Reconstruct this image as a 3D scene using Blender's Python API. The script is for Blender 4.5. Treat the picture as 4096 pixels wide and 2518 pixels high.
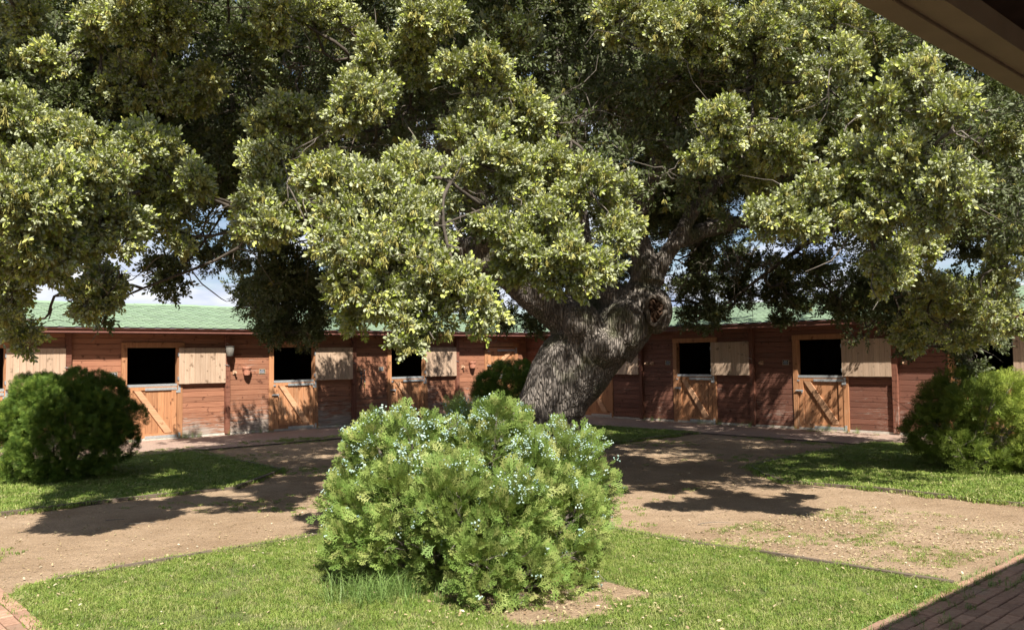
import bpy, bmesh, math, random
import numpy as np
from mathutils import Vector, Matrix, noise as mnoise
random.seed(7); rng = np.random.default_rng(7)
for o in list(bpy.data.objects): bpy.data.objects.remove(o)
scene = bpy.context.scene
# ------------------------------------------------------------------ camera
CH = 1.8; FPX = 3426.6; PITCH = 0.0489; ROLL = 0.0128
fw = Vector((0, math.cos(PITCH), math.sin(PITCH))); r0 = Vector((1, 0, 0)); u0 = r0.cross(fw)
RT = r0*math.cos(ROLL)-u0*math.sin(ROLL); UP = r0*math.sin(ROLL)+u0*math.cos(ROLL)
cd = bpy.data.cameras.new("camera"); cam = bpy.data.objects.new("camera", cd); scene.collection.objects.link(cam)
cd.sensor_width = 36; cd.lens = FPX/4096*36; cd.clip_start = 0.05; cd.clip_end = 3000
cd.dof.use_dof = True; cd.dof.focus_distance = 12.0; cd.dof.aperture_fstop = 9.0
m = Matrix((RT, UP, -fw)).transposed().to_4x4(); m.translation = (0, 0, CH); cam.matrix_world = m
scene.camera = cam
def at(px, py, Y):
    d = fw*FPX+RT*(px-2048)-UP*(py-1259)
    return Vector((0, 0, CH))+d*(Y/d.y)
def gr(px, py, z=0.0):
    d = fw*FPX+RT*(px-2048)-UP*(py-1259)
    return Vector((0, 0, CH))+d*((z-CH)/d.z)
def proj(P):
    d = np.asarray(P, float)-np.array([0, 0, CH])
    dz = d@np.array(fw); return 2048+FPX*(d@np.array(RT))/dz, 1259-FPX*(d@np.array(UP))/dz
# ------------------------------------------------------------------ light
SV = Vector((-0.198, 0.790, -1.0)).normalized()      # direction the sunlight travels
sl = bpy.data.lights.new("sun", 'SUN'); sl.energy = 5.0; sl.angle = math.radians(0.53); sl.color = (1.0, 0.955, 0.88)
sun = bpy.data.objects.new("sun", sl); scene.collection.objects.link(sun)
sun.rotation_euler = (-SV).to_track_quat('Z', 'Y').to_euler()
world = bpy.data.worlds.new("World"); scene.world = world; world.use_nodes = True
wn = world.node_tree; wn.nodes.clear()
def N(nt, t, **kw):
    n = nt.nodes.new(t)
    for k, v in kw.items():
        if k.startswith('i_'): n.inputs[k[2:].replace('_', ' ')].default_value = v
        else: setattr(n, k, v)
    return n
def L(nt, a, b): nt.links.new(a, b)
sky = N(wn, 'ShaderNodeTexSky', sky_type='NISHITA', sun_disc=False)
sky.sun_elevation = math.asin(-SV.z); sky.sun_rotation = math.atan2(-SV.x, -SV.y); sky.altitude = 600
sky.air_density = 1.0; sky.dust_density = 0.15
bg = N(wn, 'ShaderNodeBackground'); bg.inputs['Strength'].default_value = 0.05
tc = N(wn, 'ShaderNodeTexCoord'); sp = N(wn, 'ShaderNodeSeparateXYZ'); L(wn, tc.outputs['Generated'], sp.inputs[0])
az = N(wn, 'ShaderNodeMath', operation='ABSOLUTE'); L(wn, sp.outputs['Z'], az.inputs[0]); ad = N(wn, 'ShaderNodeMath', operation='ADD'); ad.inputs[1].default_value = 0.22; L(wn, az.outputs[0], ad.inputs[0])
mx = N(wn, 'ShaderNodeMath', operation='MAXIMUM'); mx.inputs[1].default_value = 0.03; L(wn, ad.outputs[0], mx.inputs[0])
dx = N(wn, 'ShaderNodeMath', operation='DIVIDE'); L(wn, sp.outputs['X'], dx.inputs[0]); L(wn, mx.outputs[0], dx.inputs[1])
dy = N(wn, 'ShaderNodeMath', operation='DIVIDE'); L(wn, sp.outputs['Y'], dy.inputs[0]); L(wn, mx.outputs[0], dy.inputs[1])
cb = N(wn, 'ShaderNodeCombineXYZ'); L(wn, dx.outputs[0], cb.inputs['X']); L(wn, dy.outputs[0], cb.inputs['Y']); cb.inputs['Z'].default_value = 2.3
cn = N(wn, 'ShaderNodeTexNoise'); cn.inputs['Scale'].default_value = 1.9; cn.inputs['Detail'].default_value = 9; cn.inputs['Roughness'].default_value = 0.55
L(wn, cb.outputs[0], cn.inputs['Vector'])
cr = N(wn, 'ShaderNodeValToRGB'); cr.color_ramp.elements[0].position = 0.42; cr.color_ramp.elements[1].position = 0.56
L(wn, cn.outputs['Fac'], cr.inputs[0])
c2 = N(wn, 'ShaderNodeTexNoise'); c2.inputs['Scale'].default_value = 2.6; c2.inputs['Detail'].default_value = 6; L(wn, cb.outputs[0], c2.inputs['Vector'])
c2r = N(wn, 'ShaderNodeValToRGB'); e = c2r.color_ramp.elements
e[0].position = 0.35; e[0].color = (4.4, 5.6, 8.2, 1); e[1].position = 0.62; e[1].color = (10.5, 10.6, 10.9, 1)
L(wn, c2.outputs['Fac'], c2r.inputs[0])
wm = N(wn, 'ShaderNodeMix', data_type='RGBA'); L(wn, cr.outputs['Color'], wm.inputs['Factor']); L(wn, sky.outputs[0], wm.inputs['A']); L(wn, c2r.outputs['Color'], wm.inputs['B'])
wo = N(wn, 'ShaderNodeOutputWorld'); L(wn, wm.outputs['Result'], bg.inputs['Color']); L(wn, bg.outputs[0], wo.inputs[0])
scene.view_settings.view_transform = 'Standard'; scene.view_settings.look = 'None'
scene.view_settings.exposure = 1.05; scene.view_settings.gamma = 1.0
scene.cycles.use_denoising = True; scene.cycles.denoising_prefilter = 'FAST'; scene.cycles.max_bounces = 7; scene.cycles.diffuse_bounces = 2; scene.cycles.transmission_bounces = 4; scene.cycles.transparent_max_bounces = 4
# ------------------------------------------------------------------ materials
def mat(name, rough=0.8, metal=0.0, spec=0.4):
    m = bpy.data.materials.new(name); m.use_nodes = True; nt = m.node_tree; b = nt.nodes['Principled BSDF']
    b.inputs['Roughness'].default_value = rough; b.inputs['Metallic'].default_value = metal; b.inputs['Specular IOR Level'].default_value = spec
    return m, nt, b
def coord(nt, kind='Object', scale=(1, 1, 1), rnd=True, rot=(0, 0, 0)):
    if kind == 'World':
        v = N(nt, 'ShaderNodeNewGeometry').outputs['Position']
    else: v = N(nt, 'ShaderNodeTexCoord').outputs['Object']
    if rnd and kind != 'World':
        oi = N(nt, 'ShaderNodeObjectInfo'); mu = N(nt, 'ShaderNodeMath', operation='MULTIPLY'); mu.inputs[1].default_value = 37.0
        L(nt, oi.outputs['Random'], mu.inputs[0]); a = N(nt, 'ShaderNodeVectorMath', operation='ADD'); L(nt, v, a.inputs[0]); L(nt, mu.outputs[0], a.inputs[1]); v = a.outputs[0]
    mp = N(nt, 'ShaderNodeMapping'); mp.inputs['Scale'].default_value = scale; mp.inputs['Rotation'].default_value = rot; L(nt, v, mp.inputs[0]); return mp.outputs[0]
def noi(nt, v, scale, detail=5, rough=0.6, dist=0.0):
    n = N(nt, 'ShaderNodeTexNoise'); n.inputs['Scale'].default_value = scale; n.inputs['Detail'].default_value = detail
    n.inputs['Roughness'].default_value = rough; n.inputs['Distortion'].default_value = dist; L(nt, v, n.inputs['Vector']); return n.outputs['Fac']
def ramp(nt, f, stops):
    r = N(nt, 'ShaderNodeValToRGB'); e = r.color_ramp.elements
    while len(e) < len(stops): e.new(0.5)
    for i, (p, c) in enumerate(stops):
        e[i].position = p; e[i].color = (*c, 1) if isinstance(c, tuple) else (c, c, c, 1)
    L(nt, f, r.inputs[0]); return r.outputs[0]
def mixc(nt, f, a, b, mode='MIX'):
    n = N(nt, 'ShaderNodeMix', data_type='RGBA', blend_type=mode)
    for s, v in (('Factor', f), ('A', a), ('B', b)):
        i = n.inputs[s] if s != 'Factor' else n.inputs[0]
        if isinstance(v, (int, float)): i.default_value = v
        elif isinstance(v, tuple): i.default_value = (*v, 1)
        else: L(nt, v, i)
    return n.outputs['Result']
def mth(nt, op, a, b=0.0):
    n = N(nt, 'ShaderNodeMath', operation=op)
    for i, v in ((0, a), (1, b)):
        if isinstance(v, (int, float)): n.inputs[i].default_value = v
        else: L(nt, v, n.inputs[i])
    return n.outputs[0]
def orand(nt, lo, hi):
    oi = N(nt, 'ShaderNodeObjectInfo'); mr = N(nt, 'ShaderNodeMapRange'); mr.inputs['To Min'].default_value = lo; mr.inputs['To Max'].default_value = hi
    L(nt, oi.outputs['Random'], mr.inputs[0]); return mr.outputs[0]
def bump(nt, b, h, dist=0.01, st=1.0):
    n = N(nt, 'ShaderNodeBump'); n.inputs['Distance'].default_value = dist; n.inputs['Strength'].default_value = st; L(nt, h, n.inputs['Height']); L(nt, n.outputs[0], b.inputs['Normal'])
def zpos(nt):
    s = N(nt, 'ShaderNodeSeparateXYZ'); L(nt, N(nt, 'ShaderNodeNewGeometry').outputs['Position'], s.inputs[0]); return s.outputs['Z']
def simple(name, col, rough=0.7, metal=0, spec=.4, var=0.12, sc=12):
    m, nt, b = mat(name, rough, metal, spec); v = coord(nt); n = noi(nt, v, sc)
    c = ramp(nt, n, [(0.3, tuple(x*(1-var) for x in col)), (0.7, tuple(min(1, x*(1+var)) for x in col))]); L(nt, c, b.inputs['Base Color'])
    bump(nt, b, n, .002, .4); return m
def woodmat(name, c1, c2, horiz=True, wear=0.0, wearc=(.46, .37, .30), rough=.75, tint=(.82, 1.15)):
    m, nt, b = mat(name, rough, 0, .3)
    s = (1.2, 20, 34) if horiz else (30, 20, 1.3)
    v = coord(nt, 'Object', s); g = noi(nt, v, 1.6, 7, .62, .6)
    c = ramp(nt, g, [(0.28, c1), (0.72, c2)])
    v2 = coord(nt, 'Object', (1, 1, 1)); k = noi(nt, v2, 7.0, 3, .5)
    c = mixc(nt, ramp(nt, k, [(0.62, 0.0), (0.70, 1.0)]), c, tuple(x*.62 for x in c1))   # knots
    kn = N(nt, 'ShaderNodeTexVoronoi'); kn.inputs['Scale'].default_value = 3.2; L(nt, v2, kn.inputs['Vector'])
    c = mixc(nt, ramp(nt, kn.outputs['Distance'], [(0.045, 1.0), (0.075, 0.0)]), c, tuple(x*.35 for x in c1))
    hsv = N(nt, 'ShaderNodeHueSaturation'); L(nt, orand(nt, *tint), hsv.inputs['Value']); L(nt, c, hsv.inputs['Color']); c = hsv.outputs[0]
    if wear > 0:
        w1 = noi(nt, coord(nt, 'Object', (2.2, 10, 26) if horiz else (22, 10, 2.2)), 1.4, 8, .72, .9)
        w2 = noi(nt, coord(nt, 'World', (1, 1, 1)), .9, 4, .6)
        z = zpos(nt); low = N(nt, 'ShaderNodeMapRange'); low.inputs['From Min'].default_value = 0.05; low.inputs['From Max'].default_value = 1.1
        low.inputs['To Min'].default_value = 0.24; low.inputs['To Max'].default_value = -0.05; L(nt, z, low.inputs[0])
        t = mth(nt, 'ADD', mth(nt, 'ADD', w1, mth(nt, 'MULTIPLY', w2, .55)), mth(nt, 'MULTIPLY', low.outputs[0], wear))
        f = ramp(nt, t, [(0.88, 0.0), (1.0, 1.0)])
        grey = mixc(nt, ramp(nt, noi(nt, v, 2.5), [(.35, 0.0), (.65, 1.0)]), wearc, tuple(x*.55 for x in wearc))
        c = mixc(nt, f, c, grey)
    L(nt, c, b.inputs['Base Color']); bump(nt, b, g, .004, .6); return m
MT = {}
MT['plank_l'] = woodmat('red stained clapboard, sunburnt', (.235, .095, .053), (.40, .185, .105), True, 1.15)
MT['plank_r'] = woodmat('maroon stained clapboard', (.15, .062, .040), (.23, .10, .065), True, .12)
MT['post'] = woodmat('red stained post', (.15, .057, .034), (.24, .098, .06), False, .25)
MT['door'] = woodmat('orange stained door wood', (.34, .145, .065), (.54, .27, .13), False, .25, (.66, .42, .26))
MT['brace'] = woodmat('paler door brace wood', (.44, .22, .11), (.64, .38, .22), True, 0)
MT['shutter'] = woodmat('pale unfinished pine', (.41, .275, .18), (.56, .41, .29), False, 0, rough=.8, tint=(.88, 1.08))
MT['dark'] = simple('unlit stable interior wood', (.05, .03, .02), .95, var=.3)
MT['metal'] = simple('galvanised steel', (.50, .52, .51), .5, .55, .5, .15, 25)
MT['gutter'] = simple('brown painted gutter', (.15, .062, .045), .42, 0, .5, .12, 6)
MT['conc'] = simple('pale concrete footing', (.50, .45, .38), .9, 0, .2, .25, 9)
MT['terra'] = simple('terracotta', (.52, .235, .15), .85, 0, .2, .22, 40)
MT['bucket'] = simple('greyed white plastic', (.12, .11, .09), .8, 0, .4, .2, 30)
MT['leather'] = simple('black leather', (.022, .018, .018), .5)
MT['rope'] = simple('tan rope', (.42, .29, .11), .8)
MT['black'] = simple('black slate board', (.02, .022, .025), .7, var=.05)
MT['cream'] = simple('cream frame', (.50, .42, .28), .7)
MT['white'] = simple('white lettering', (.5, .5, .53), .7, var=.02)
MT['block'] = woodmat('hook block wood', (.42, .24, .14), (.56, .36, .23), False)
MT['deck'] = simple('bitumen felt', (.055, .06, .06), .9)
def shinglemat():
    m, nt, b = mat('green mineral shingle', .9, 0, .25)
    v = coord(nt, 'World'); g = noi(nt, v, 160, 3, .7); g2 = noi(nt, v, .8, 5, .6)
    c = ramp(nt, g, [(.3, (.15, .225, .135)), (.7, (.235, .32, .205))])
    c = mixc(nt, ramp(nt, g2, [(.35, 0.0), (.75, .55)]), c, (.22, .29, .18))
    h = N(nt, 'ShaderNodeHueSaturation'); L(nt, orand(nt, .86, 1.12), h.inputs['Value']); L(nt, c, h.inputs['Color'])
    L(nt, h.outputs[0], b.inputs['Base Color']); bump(nt, b, g, .003, .5); return m
MT['shingle'] = shinglemat()
def dirtmat():
    m, nt, b = mat('compacted reddish grit', .95, 0, .15)
    v = coord(nt, 'World'); a = noi(nt, v, .55, 6, .6); f = noi(nt, v, 45, 6, .7); g = noi(nt, v, 190, 3, .7)
    c = ramp(nt, a, [(.3, (.31, .21, .125)), (.7, (.50, .37, .25))]); c = mixc(nt, ramp(nt, noi(nt, v, 2.3, 6, .65), [(.42, 0.0), (.7, .6)]), c, (.27, .185, .115))
    c = mixc(nt, .75, c, ramp(nt, f, [(.3, (.42, .40, .38)), (.55, (.95, .93, .9)), (.75, (1.25, 1.2, 1.15))]), 'MULTIPLY')
    vo = N(nt, 'ShaderNodeTexVoronoi'); vo.inputs['Scale'].default_value = 75; L(nt, v, vo.inputs['Vector'])
    sp_ = ramp(nt, vo.outputs['Distance'], [(.10, 1.0), (.26, 0.0)]); pick = ramp(nt, vo.outputs['Color'], [(.62, 0.0), (.66, 1.0)])
    c = mixc(nt, mth(nt, 'MULTIPLY', sp_, pick), c, (.62, .52, .42))
    pick2 = ramp(nt, noi(nt, v, 90, 2), [(.66, 0.0), (.72, 1.0)]); c = mixc(nt, mth(nt, 'MULTIPLY', pick2, .8), c, (.10, .07, .045))
    L(nt, c, b.inputs['Base Color']); h_ = mth(nt, 'ADD', mth(nt, 'ADD', f, mth(nt, 'MULTIPLY', g, .5)), mth(nt, 'MULTIPLY', noi(nt, v, 7, 4, .6), 2.2)); bump(nt, b, h_, .016, 1.0); return m
MT['dirt'] = dirtmat()
def soilmat():
    m, nt, b = mat('lawn thatch', .95, 0, .15); v = coord(nt, 'World')
    c = ramp(nt, noi(nt, v, 1.6, 6), [(.3, (.105, .135, .045)), (.55, (.16, .18, .06)), (.75, (.27, .23, .12))])
    f = noi(nt, v, 60, 5, .7); c = mixc(nt, .8, c, ramp(nt, f, [(.3, .35), (.7, 1.3)]), 'MULTIPLY'); L(nt, c, b.inputs['Base Color']); bump(nt, b, f, .02, 1); return m
MT['soil'] = soilmat()
def paver():
    m, nt, b = mat('worn reddish pavers', .92, 0, .2)
    v = coord(nt, 'World', rot=(0, 0, -math.radians(41.9)))
    br = N(nt, 'ShaderNodeTexBrick'); L(nt, v, br.inputs['Vector']); br.inputs['Scale'].default_value = 1.0; br.inputs['Brick Width'].default_value = .2; br.inputs['Row Height'].default_value = .1
    br.inputs['Mortar Size'].default_value = .008; br.inputs['Color1'].default_value = (.31, .205, .16, 1); br.inputs['Color2'].default_value = (.36, .25, .20, 1); br.inputs['Mortar'].default_value = (.22, .17, .12, 1)
    n = noi(nt, v, 1.3, 6); c = mixc(nt, ramp(nt, n, [(.45, 0.0), (.7, .7)]), br.outputs['Color'], (.34, .26, .19))
    L(nt, c, b.inputs['Base Color']); bump(nt, b, noi(nt, v, 40), .006, .7); return m
MT['paver'] = paver()
def brickm():
    m, nt, b = mat('terracotta paving brick', .85, 0, .25); v = coord(nt, 'World'); f = noi(nt, v, 30, 6, .7)
    c = ramp(nt, f, [(.3, (.28, .155, .10)), (.7, (.43, .265, .18))]); h = N(nt, 'ShaderNodeHueSaturation'); L(nt, orand(nt, .75, 1.2), h.inputs['Value']); L(nt, c, h.inputs['Color'])
    c = mixc(nt, ramp(nt, noi(nt, v, 3), [(.5, 0.0), (.75, .45)]), h.outputs[0], (.30, .25, .18)); L(nt, c, b.inputs['Base Color']); bump(nt, b, f, .006, .8); return m
MT['brick'] = brickm()
def barkm():
    m, nt, b = mat('furrowed oak bark', .95, 0, .2); v = coord(nt, 'World', (1, 1, .13), False, (0, math.radians(14), 0))
    a = noi(nt, v, 22, 7, .65, .4); vo = N(nt, 'ShaderNodeTexVoronoi', feature='DISTANCE_TO_EDGE'); vo.inputs['Scale'].default_value = 30; vo.inputs['Randomness'].default_value = 1
    L(nt, mixc(nt, .12, v, N(nt, 'ShaderNodeTexNoise').outputs['Color']), vo.inputs['Vector'])
    cr_ = ramp(nt, vo.outputs['Distance'], [(0.0, 0.0), (.22, 1.0)])
    c = ramp(nt, a, [(.25, (.11, .09, .073)), (.5, (.24, .205, .172)), (.75, (.42, .37, .32))]); c = mixc(nt, .75, c, ramp(nt, cr_, [(0.0, .38), (1.0, 1.1)]), 'MULTIPLY')
    w = coord(nt, 'World'); mo = ramp(nt, noi(nt, w, 1.6, 5), [(.52, 0.0), (.68, .6)]); c = mixc(nt, mo, c, (.10, .115, .04))
    L(nt, c, b.inputs['Base Color']); bump(nt, b, mth(nt, 'ADD', cr_, mth(nt, 'MULTIPLY', a, .8)), .035, 1); return m
MT['bark'] = barkm()
MT['bough'] = simple('dark bough bark', (.085, .07, .055), .95, 0, .15, .3, 20)
MT['twig'] = simple('grey twig bark', (.16, .135, .11), .9, 0, .2, .3, 30)
MT['hollow'] = simple('rotten heartwood', (.045, .026, .016), .95, 0, .1, .6, 14)
MT['edge'] = woodmat('weathered timber edging', (.085, .064, .046), (.19, .145, .105), True)
def leafm(name, stops, trans=.25, rough=.45, spec=.45, back=None, tcol=(.32, .42, .08)):
    m, nt, b = mat(name, rough, 0, spec)
    oi = N(nt, 'ShaderNodeObjectInfo'); c = ramp(nt, oi.outputs['Random'], stops)
    v = coord(nt, 'World'); k = noi(nt, v, 2.2, 3); c = mixc(nt, 1.0, c, ramp(nt, k, [(.3, .82), (.7, 1.15)]), 'MULTIPLY')
    if back:
        g = N(nt, 'ShaderNodeNewGeometry'); c = mixc(nt, g.outputs['Backfacing'], c, back)
    L(nt, c, b.inputs['Base Color'])
    t = N(nt, 'ShaderNodeBsdfTranslucent'); t.inputs[0].default_value = (*tcol, 1); ms = N(nt, 'ShaderNodeMixShader'); ms.inputs[0].default_value = trans
    L(nt, b.outputs[0], ms.inputs[1]); L(nt, t.outputs[0], ms.inputs[2]); L(nt, ms.outputs[0], nt.nodes['Material Output'].inputs[0]); return m
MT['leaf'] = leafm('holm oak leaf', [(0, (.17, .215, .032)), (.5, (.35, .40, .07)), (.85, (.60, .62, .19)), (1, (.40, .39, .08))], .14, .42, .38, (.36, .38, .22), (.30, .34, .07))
MT['leafd'] = leafm('shade darkened oak leaf', [(0, (.045, .062, .014)), (1, (.09, .115, .026))], .10, .55, .25, (.14, .16, .08), (.18, .22, .04))  # darker copy of the oak leaf, inner crown shade put into its colour
MT['catkin'] = leafm('ochre catkin', [(0, (.30, .26, .06)), (1, (.46, .43, .14))], .2, .8, .2, None, (.4, .28, .06))
MT['thuja'] = leafm('bright scale foliage', [(0, (.14, .23, .045)), (.6, (.24, .325, .075)), (1, (.36, .37, .12))], .2, .6, .3, None, (.30, .38, .08))
MT['thujad'] = leafm('dark scale foliage', [(0, (.055, .105, .014)), (.75, (.13, .20, .028)), (1, (.26, .34, .05))], .12, .6, .25, None, (.06, .14, .02))
MT['jun'] = leafm('loose olive scale foliage', [(0, (.075, .115, .014)), (1, (.165, .205, .03))], .18, .6, .25, None, (.14, .22, .03))
MT['junl'] = leafm('lime scale foliage', [(0, (.20, .27, .035)), (1, (.32, .36, .06))], .2, .6, .25, None, (.3, .4, .05))
MT['grass'] = leafm('lawn grass blade', [(0, (.12, .20, .03)), (.5, (.22, .29, .055)), (.85, (.32, .34, .10)), (1, (.44, .40, .20))], .25, .55, .3, None, (.22, .34, .05))
MT['grassl'] = leafm('long grass blade', [(0, (.13, .23, .05)), (1, (.27, .37, .11))], .25, .5, .35, None, (.22, .34, .05))
MT['cone'] = leafm('waxy blue green seed cone', [(0, (.28, .40, .34)), (1, (.47, .58, .49))], .05, .6, .3)
MT['litter'] = leafm('fallen dry leaf', [(0, (.34, .25, .13)), (.5, (.46, .38, .22)), (.85, (.22, .14, .08)), (1, (.66, .60, .44))], .1, .7, .3)
# ------------------------------------------------------------------ mesh helpers
COL = scene.collection
class MB:
    def __init__(s): s.v = []; s.f = []; s.mi = []
    def add(s, vs, fs, mi=0):
        k = len(s.v); s.v += [tuple(p) for p in vs]; s.f += [tuple(i+k for i in f) for f in fs]; s.mi += [mi]*len(fs); return s
    def box(s, a, b, mi=0):
        (x0, x1), (y0, y1), (z0, z1) = [sorted((a[i], b[i])) for i in range(3)]
        return s.add([(x0, y0, z0), (x1, y0, z0), (x1, y1, z0), (x0, y1, z0), (x0, y0, z1), (x1, y0, z1), (x1, y1, z1), (x0, y1, z1)],
                     [(0, 3, 2, 1), (4, 5, 6, 7), (0, 1, 5, 4), (1, 2, 6, 5), (2, 3, 7, 6), (3, 0, 4, 7)], mi)
    def prism(s, poly, y0, y1, mi=0):      # polygon in xz, extruded along y
        n = len(poly); vs = [(x, y0, z) for x, z in poly]+[(x, y1, z) for x, z in poly]
        return s.add(vs, [tuple(range(n)), tuple(range(2*n-1, n-1, -1))]+[(i, i+n, (i+1) % n+n, (i+1) % n) for i in range(n)], mi)
    def tube(s, pts, rad, n=6, mi=0, cap=True):
        pts = [Vector(p) for p in pts]; rad = rad if isinstance(rad, (list, tuple)) else [rad]*len(pts); vs = []
        up = Vector((0.13, 0.27, 0.95)); N_ = len(pts)
        for i, p in enumerate(pts):
            d = (pts[min(i+1, N_-1)]-pts[max(i-1, 0)]); d = d.normalized() if d.length > 1e-9 else Vector((0, 0, 1))
            a = d.cross(up if abs(d.dot(up)) < .97 else Vector((1, 0, 0))).normalized(); b = d.cross(a); up = b.cross(d)*-1 if False else up
            for k in range(n):
                t = 2*math.pi*k/n; vs.append(p+(a*math.cos(t)+b*math.sin(t))*rad[i])
        fs = [(i*n+k, i*n+(k+1) % n, (i+1)*n+(k+1) % n, (i+1)*n+k) for i in range(N_-1) for k in range(n)]
        if cap: fs += [tuple(range(n-1, -1, -1)), tuple(range((N_-1)*n, N_*n))]
        return s.add(vs, fs, mi)
    def lathe(s, prof, c=(0, 0, 0), n=20, mi=0):
        vs = []
        for r, z in prof:
            for k in range(n):
                t = 2*math.pi*k/n; vs.append((c[0]+r*math.cos(t), c[1]+r*math.sin(t), c[2]+z))
        return s.add(vs, [(i*n+k, i*n+(k+1) % n, (i+1)*n+(k+1) % n, (i+1)*n+k) for i in range(len(prof)-1) for k in range(n)], mi)
    def mesh(s, name, mats, smooth=False):
        me = bpy.data.meshes.new(name); me.from_pydata(s.v, [], s.f)
        for m_ in (mats if isinstance(mats, (list, tuple)) else [mats]): me.materials.append(m_)
        if any(s.mi): me.polygons.foreach_set('material_index', s.mi)
        if smooth: me.polygons.foreach_set('use_smooth', [True]*len(me.polygons))
        me.update(); return me
def link(name, data, parent=None, loc=(0, 0, 0), rot=(0, 0, 0)):
    o = bpy.data.objects.new(name, data); COL.objects.link(o); o.location = loc; o.rotation_euler = rot
    if parent is not None: o.parent = parent
    return o
def part(name, mb, m_, parent, loc=(0, 0, 0), rot=(0, 0, 0), smooth=False): return link(name, mb.mesh(name, m_, smooth), parent, loc, rot)
def tag(o, label=None, cat=None, group=None, kind=None):
    if label: o['label'] = label
    if cat: o['category'] = cat
    if group: o['group'] = group
    if kind: o['kind'] = kind
    return o
def empty(name, loc=(0, 0, 0), rz=0.0, **k):
    o = link(name, None, None, loc, (0, 0, rz)); o.empty_display_size = .1; return tag(o, **k)
def ngrid(poly, name, m_, z, parent=None):
    me = bpy.data.meshes.new(name); me.from_pydata([(p[0], p[1], z) for p in poly], [], [tuple(range(len(poly)))]); me.materials.append(m_)
    return link(name, me, parent)
# geometry-node scatter: one object whose points carry copies of small prototype meshes
def scatter(name, protos, pts, rot, scl, parent=None, idx=None):
    pts = np.asarray(pts, np.float32); n = len(pts)
    me = bpy.data.meshes.new(name); me.vertices.add(n); me.vertices.foreach_set('co', pts.ravel())
    a = me.attributes.new('rot', 'FLOAT_VECTOR', 'POINT'); a.data.foreach_set('vector', np.asarray(rot, np.float32).ravel())
    a = me.attributes.new('scl', 'FLOAT', 'POINT'); a.data.foreach_set('value', np.asarray(scl, np.float32).ravel())
    a = me.attributes.new('idx', 'INT', 'POINT'); a.data.foreach_set('value', (rng.integers(0, len(protos), n) if idx is None else idx).astype(np.int32))
    for p in protos:
        for mm in p.data.materials:
            if mm.name not in [x.name for x in me.materials]: me.materials.append(mm)
    o = link(name, me, parent); tag(o, kind='stuff')
    ng = bpy.data.node_groups.new(name+' scatter', 'GeometryNodeTree')
    ng.interface.new_socket('Geometry', in_out='INPUT', socket_type='NodeSocketGeometry'); ng.interface.new_socket('Geometry', in_out='OUTPUT', socket_type='NodeSocketGeometry')
    gi = ng.nodes.new('NodeGroupInput'); go = ng.nodes.new('NodeGroupOutput'); jn = ng.nodes.new('GeometryNodeJoinGeometry')
    for p in protos:
        oi = ng.nodes.new('GeometryNodeObjectInfo'); oi.inputs['Object'].default_value = p; gt = ng.nodes.new('GeometryNodeGeometryToInstance')
        L(ng, oi.outputs['Geometry'], gt.inputs[0]); L(ng, gt.outputs[0], jn.inputs[0])
    ip = ng.nodes.new('GeometryNodeInstanceOnPoints'); ip.inputs['Pick Instance'].default_value = True
    def na(nm, t):
        q = ng.nodes.new('GeometryNodeInputNamedAttribute'); q.data_type = t; q.inputs['Name'].default_value = nm; return q.outputs[0]
    er = ng.nodes.new('FunctionNodeEulerToRotation'); L(ng, na('rot', 'FLOAT_VECTOR'), er.inputs[0])
    L(ng, gi.outputs[0], ip.inputs['Points']); L(ng, jn.outputs[0], ip.inputs['Instance']); L(ng, na('idx', 'INT'), ip.inputs['Instance Index'])
    L(ng, er.outputs[0], ip.inputs['Rotation']); L(ng, na('scl', 'FLOAT'), ip.inputs['Scale']); L(ng, ip.outputs[0], go.inputs[0])
    md = o.modifiers.new('scatter', 'NODES'); md.node_group = ng; return o
def proto(name, mb, m_): return bpy.data.objects.new(name, mb.mesh(name, m_))
def eul(d, roll):                      # aligns local +X to d
    d = d/np.linalg.norm(d, axis=1, keepdims=True)
    return np.stack([roll, -np.arcsin(np.clip(d[:, 2], -1, 1)), np.arctan2(d[:, 1], d[:, 0])], 1)
def unit(n):
    v = rng.normal(size=(n, 3)); return v/np.linalg.norm(v, axis=1, keepdims=True)
# ------------------------------------------------------------------ courtyard frame: K = inner corner of the two wings
TH = 0.7315; K = Vector((0.4449, 27.5968, 0))
dLv = Vector((-math.cos(TH), -math.sin(TH), 0)); nLv = Vector((-dLv.y, dLv.x, 0))
A = np.array([nLv.x, nLv.y]); B_ = np.array([dLv.x, dLv.y])      # a axis (along right wing), b axis (along left wing)
BAY = 3.553
def wall_hit(px, py, wing, off=0.02):
    n = nLv if wing == 'L' else dLv; d0 = dLv if wing == 'L' else nLv
    d = fw*FPX+RT*(px-2048)-UP*(py-1259); t = n.dot(K+n*off)/(n.dot(Vector((d.x, d.y, 0))))
    P = d*t; return d0.dot(Vector((P.x, P.y, 0))-K), P.z+CH
# ================================================================== GROUND
def ab(a, b, z=0.0): return Vector((A[0]*a+B_[0]*b, A[1]*a+B_[1]*b, z))
g = MB().add([(-300, -300, 0), (300, -300, 0), (300, 300, 0), (-300, 300, 0)], [(0, 1, 2, 3)])
tag(part('ground', g, MT['dirt'], None), kind='structure')
def wp(o, s, wing):     # world xy at perpendicular offset o, distance s
    n, d = (nLv, dLv) if wing == 'L' else (dLv, nLv); return K+n*o+d*s
pl = [wp(0, 0, 'L'), wp(3.3, 2.55, 'L')]
path = [tuple(wp(-.3, -.3, 'L'))[:2], tuple(wp(-.3, 19.5, 'L'))[:2], tuple(wp(3.15, 19.5, 'L'))[:2], tuple(wp(3.15, 2.55, 'L'))[:2], tuple(wp(2.55, 19.5, 'R'))[:2], tuple(wp(-.3, 19.5, 'R'))[:2]]
tag(ngrid(path, 'stable_path', MT['paver'], .004), kind='structure')
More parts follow.
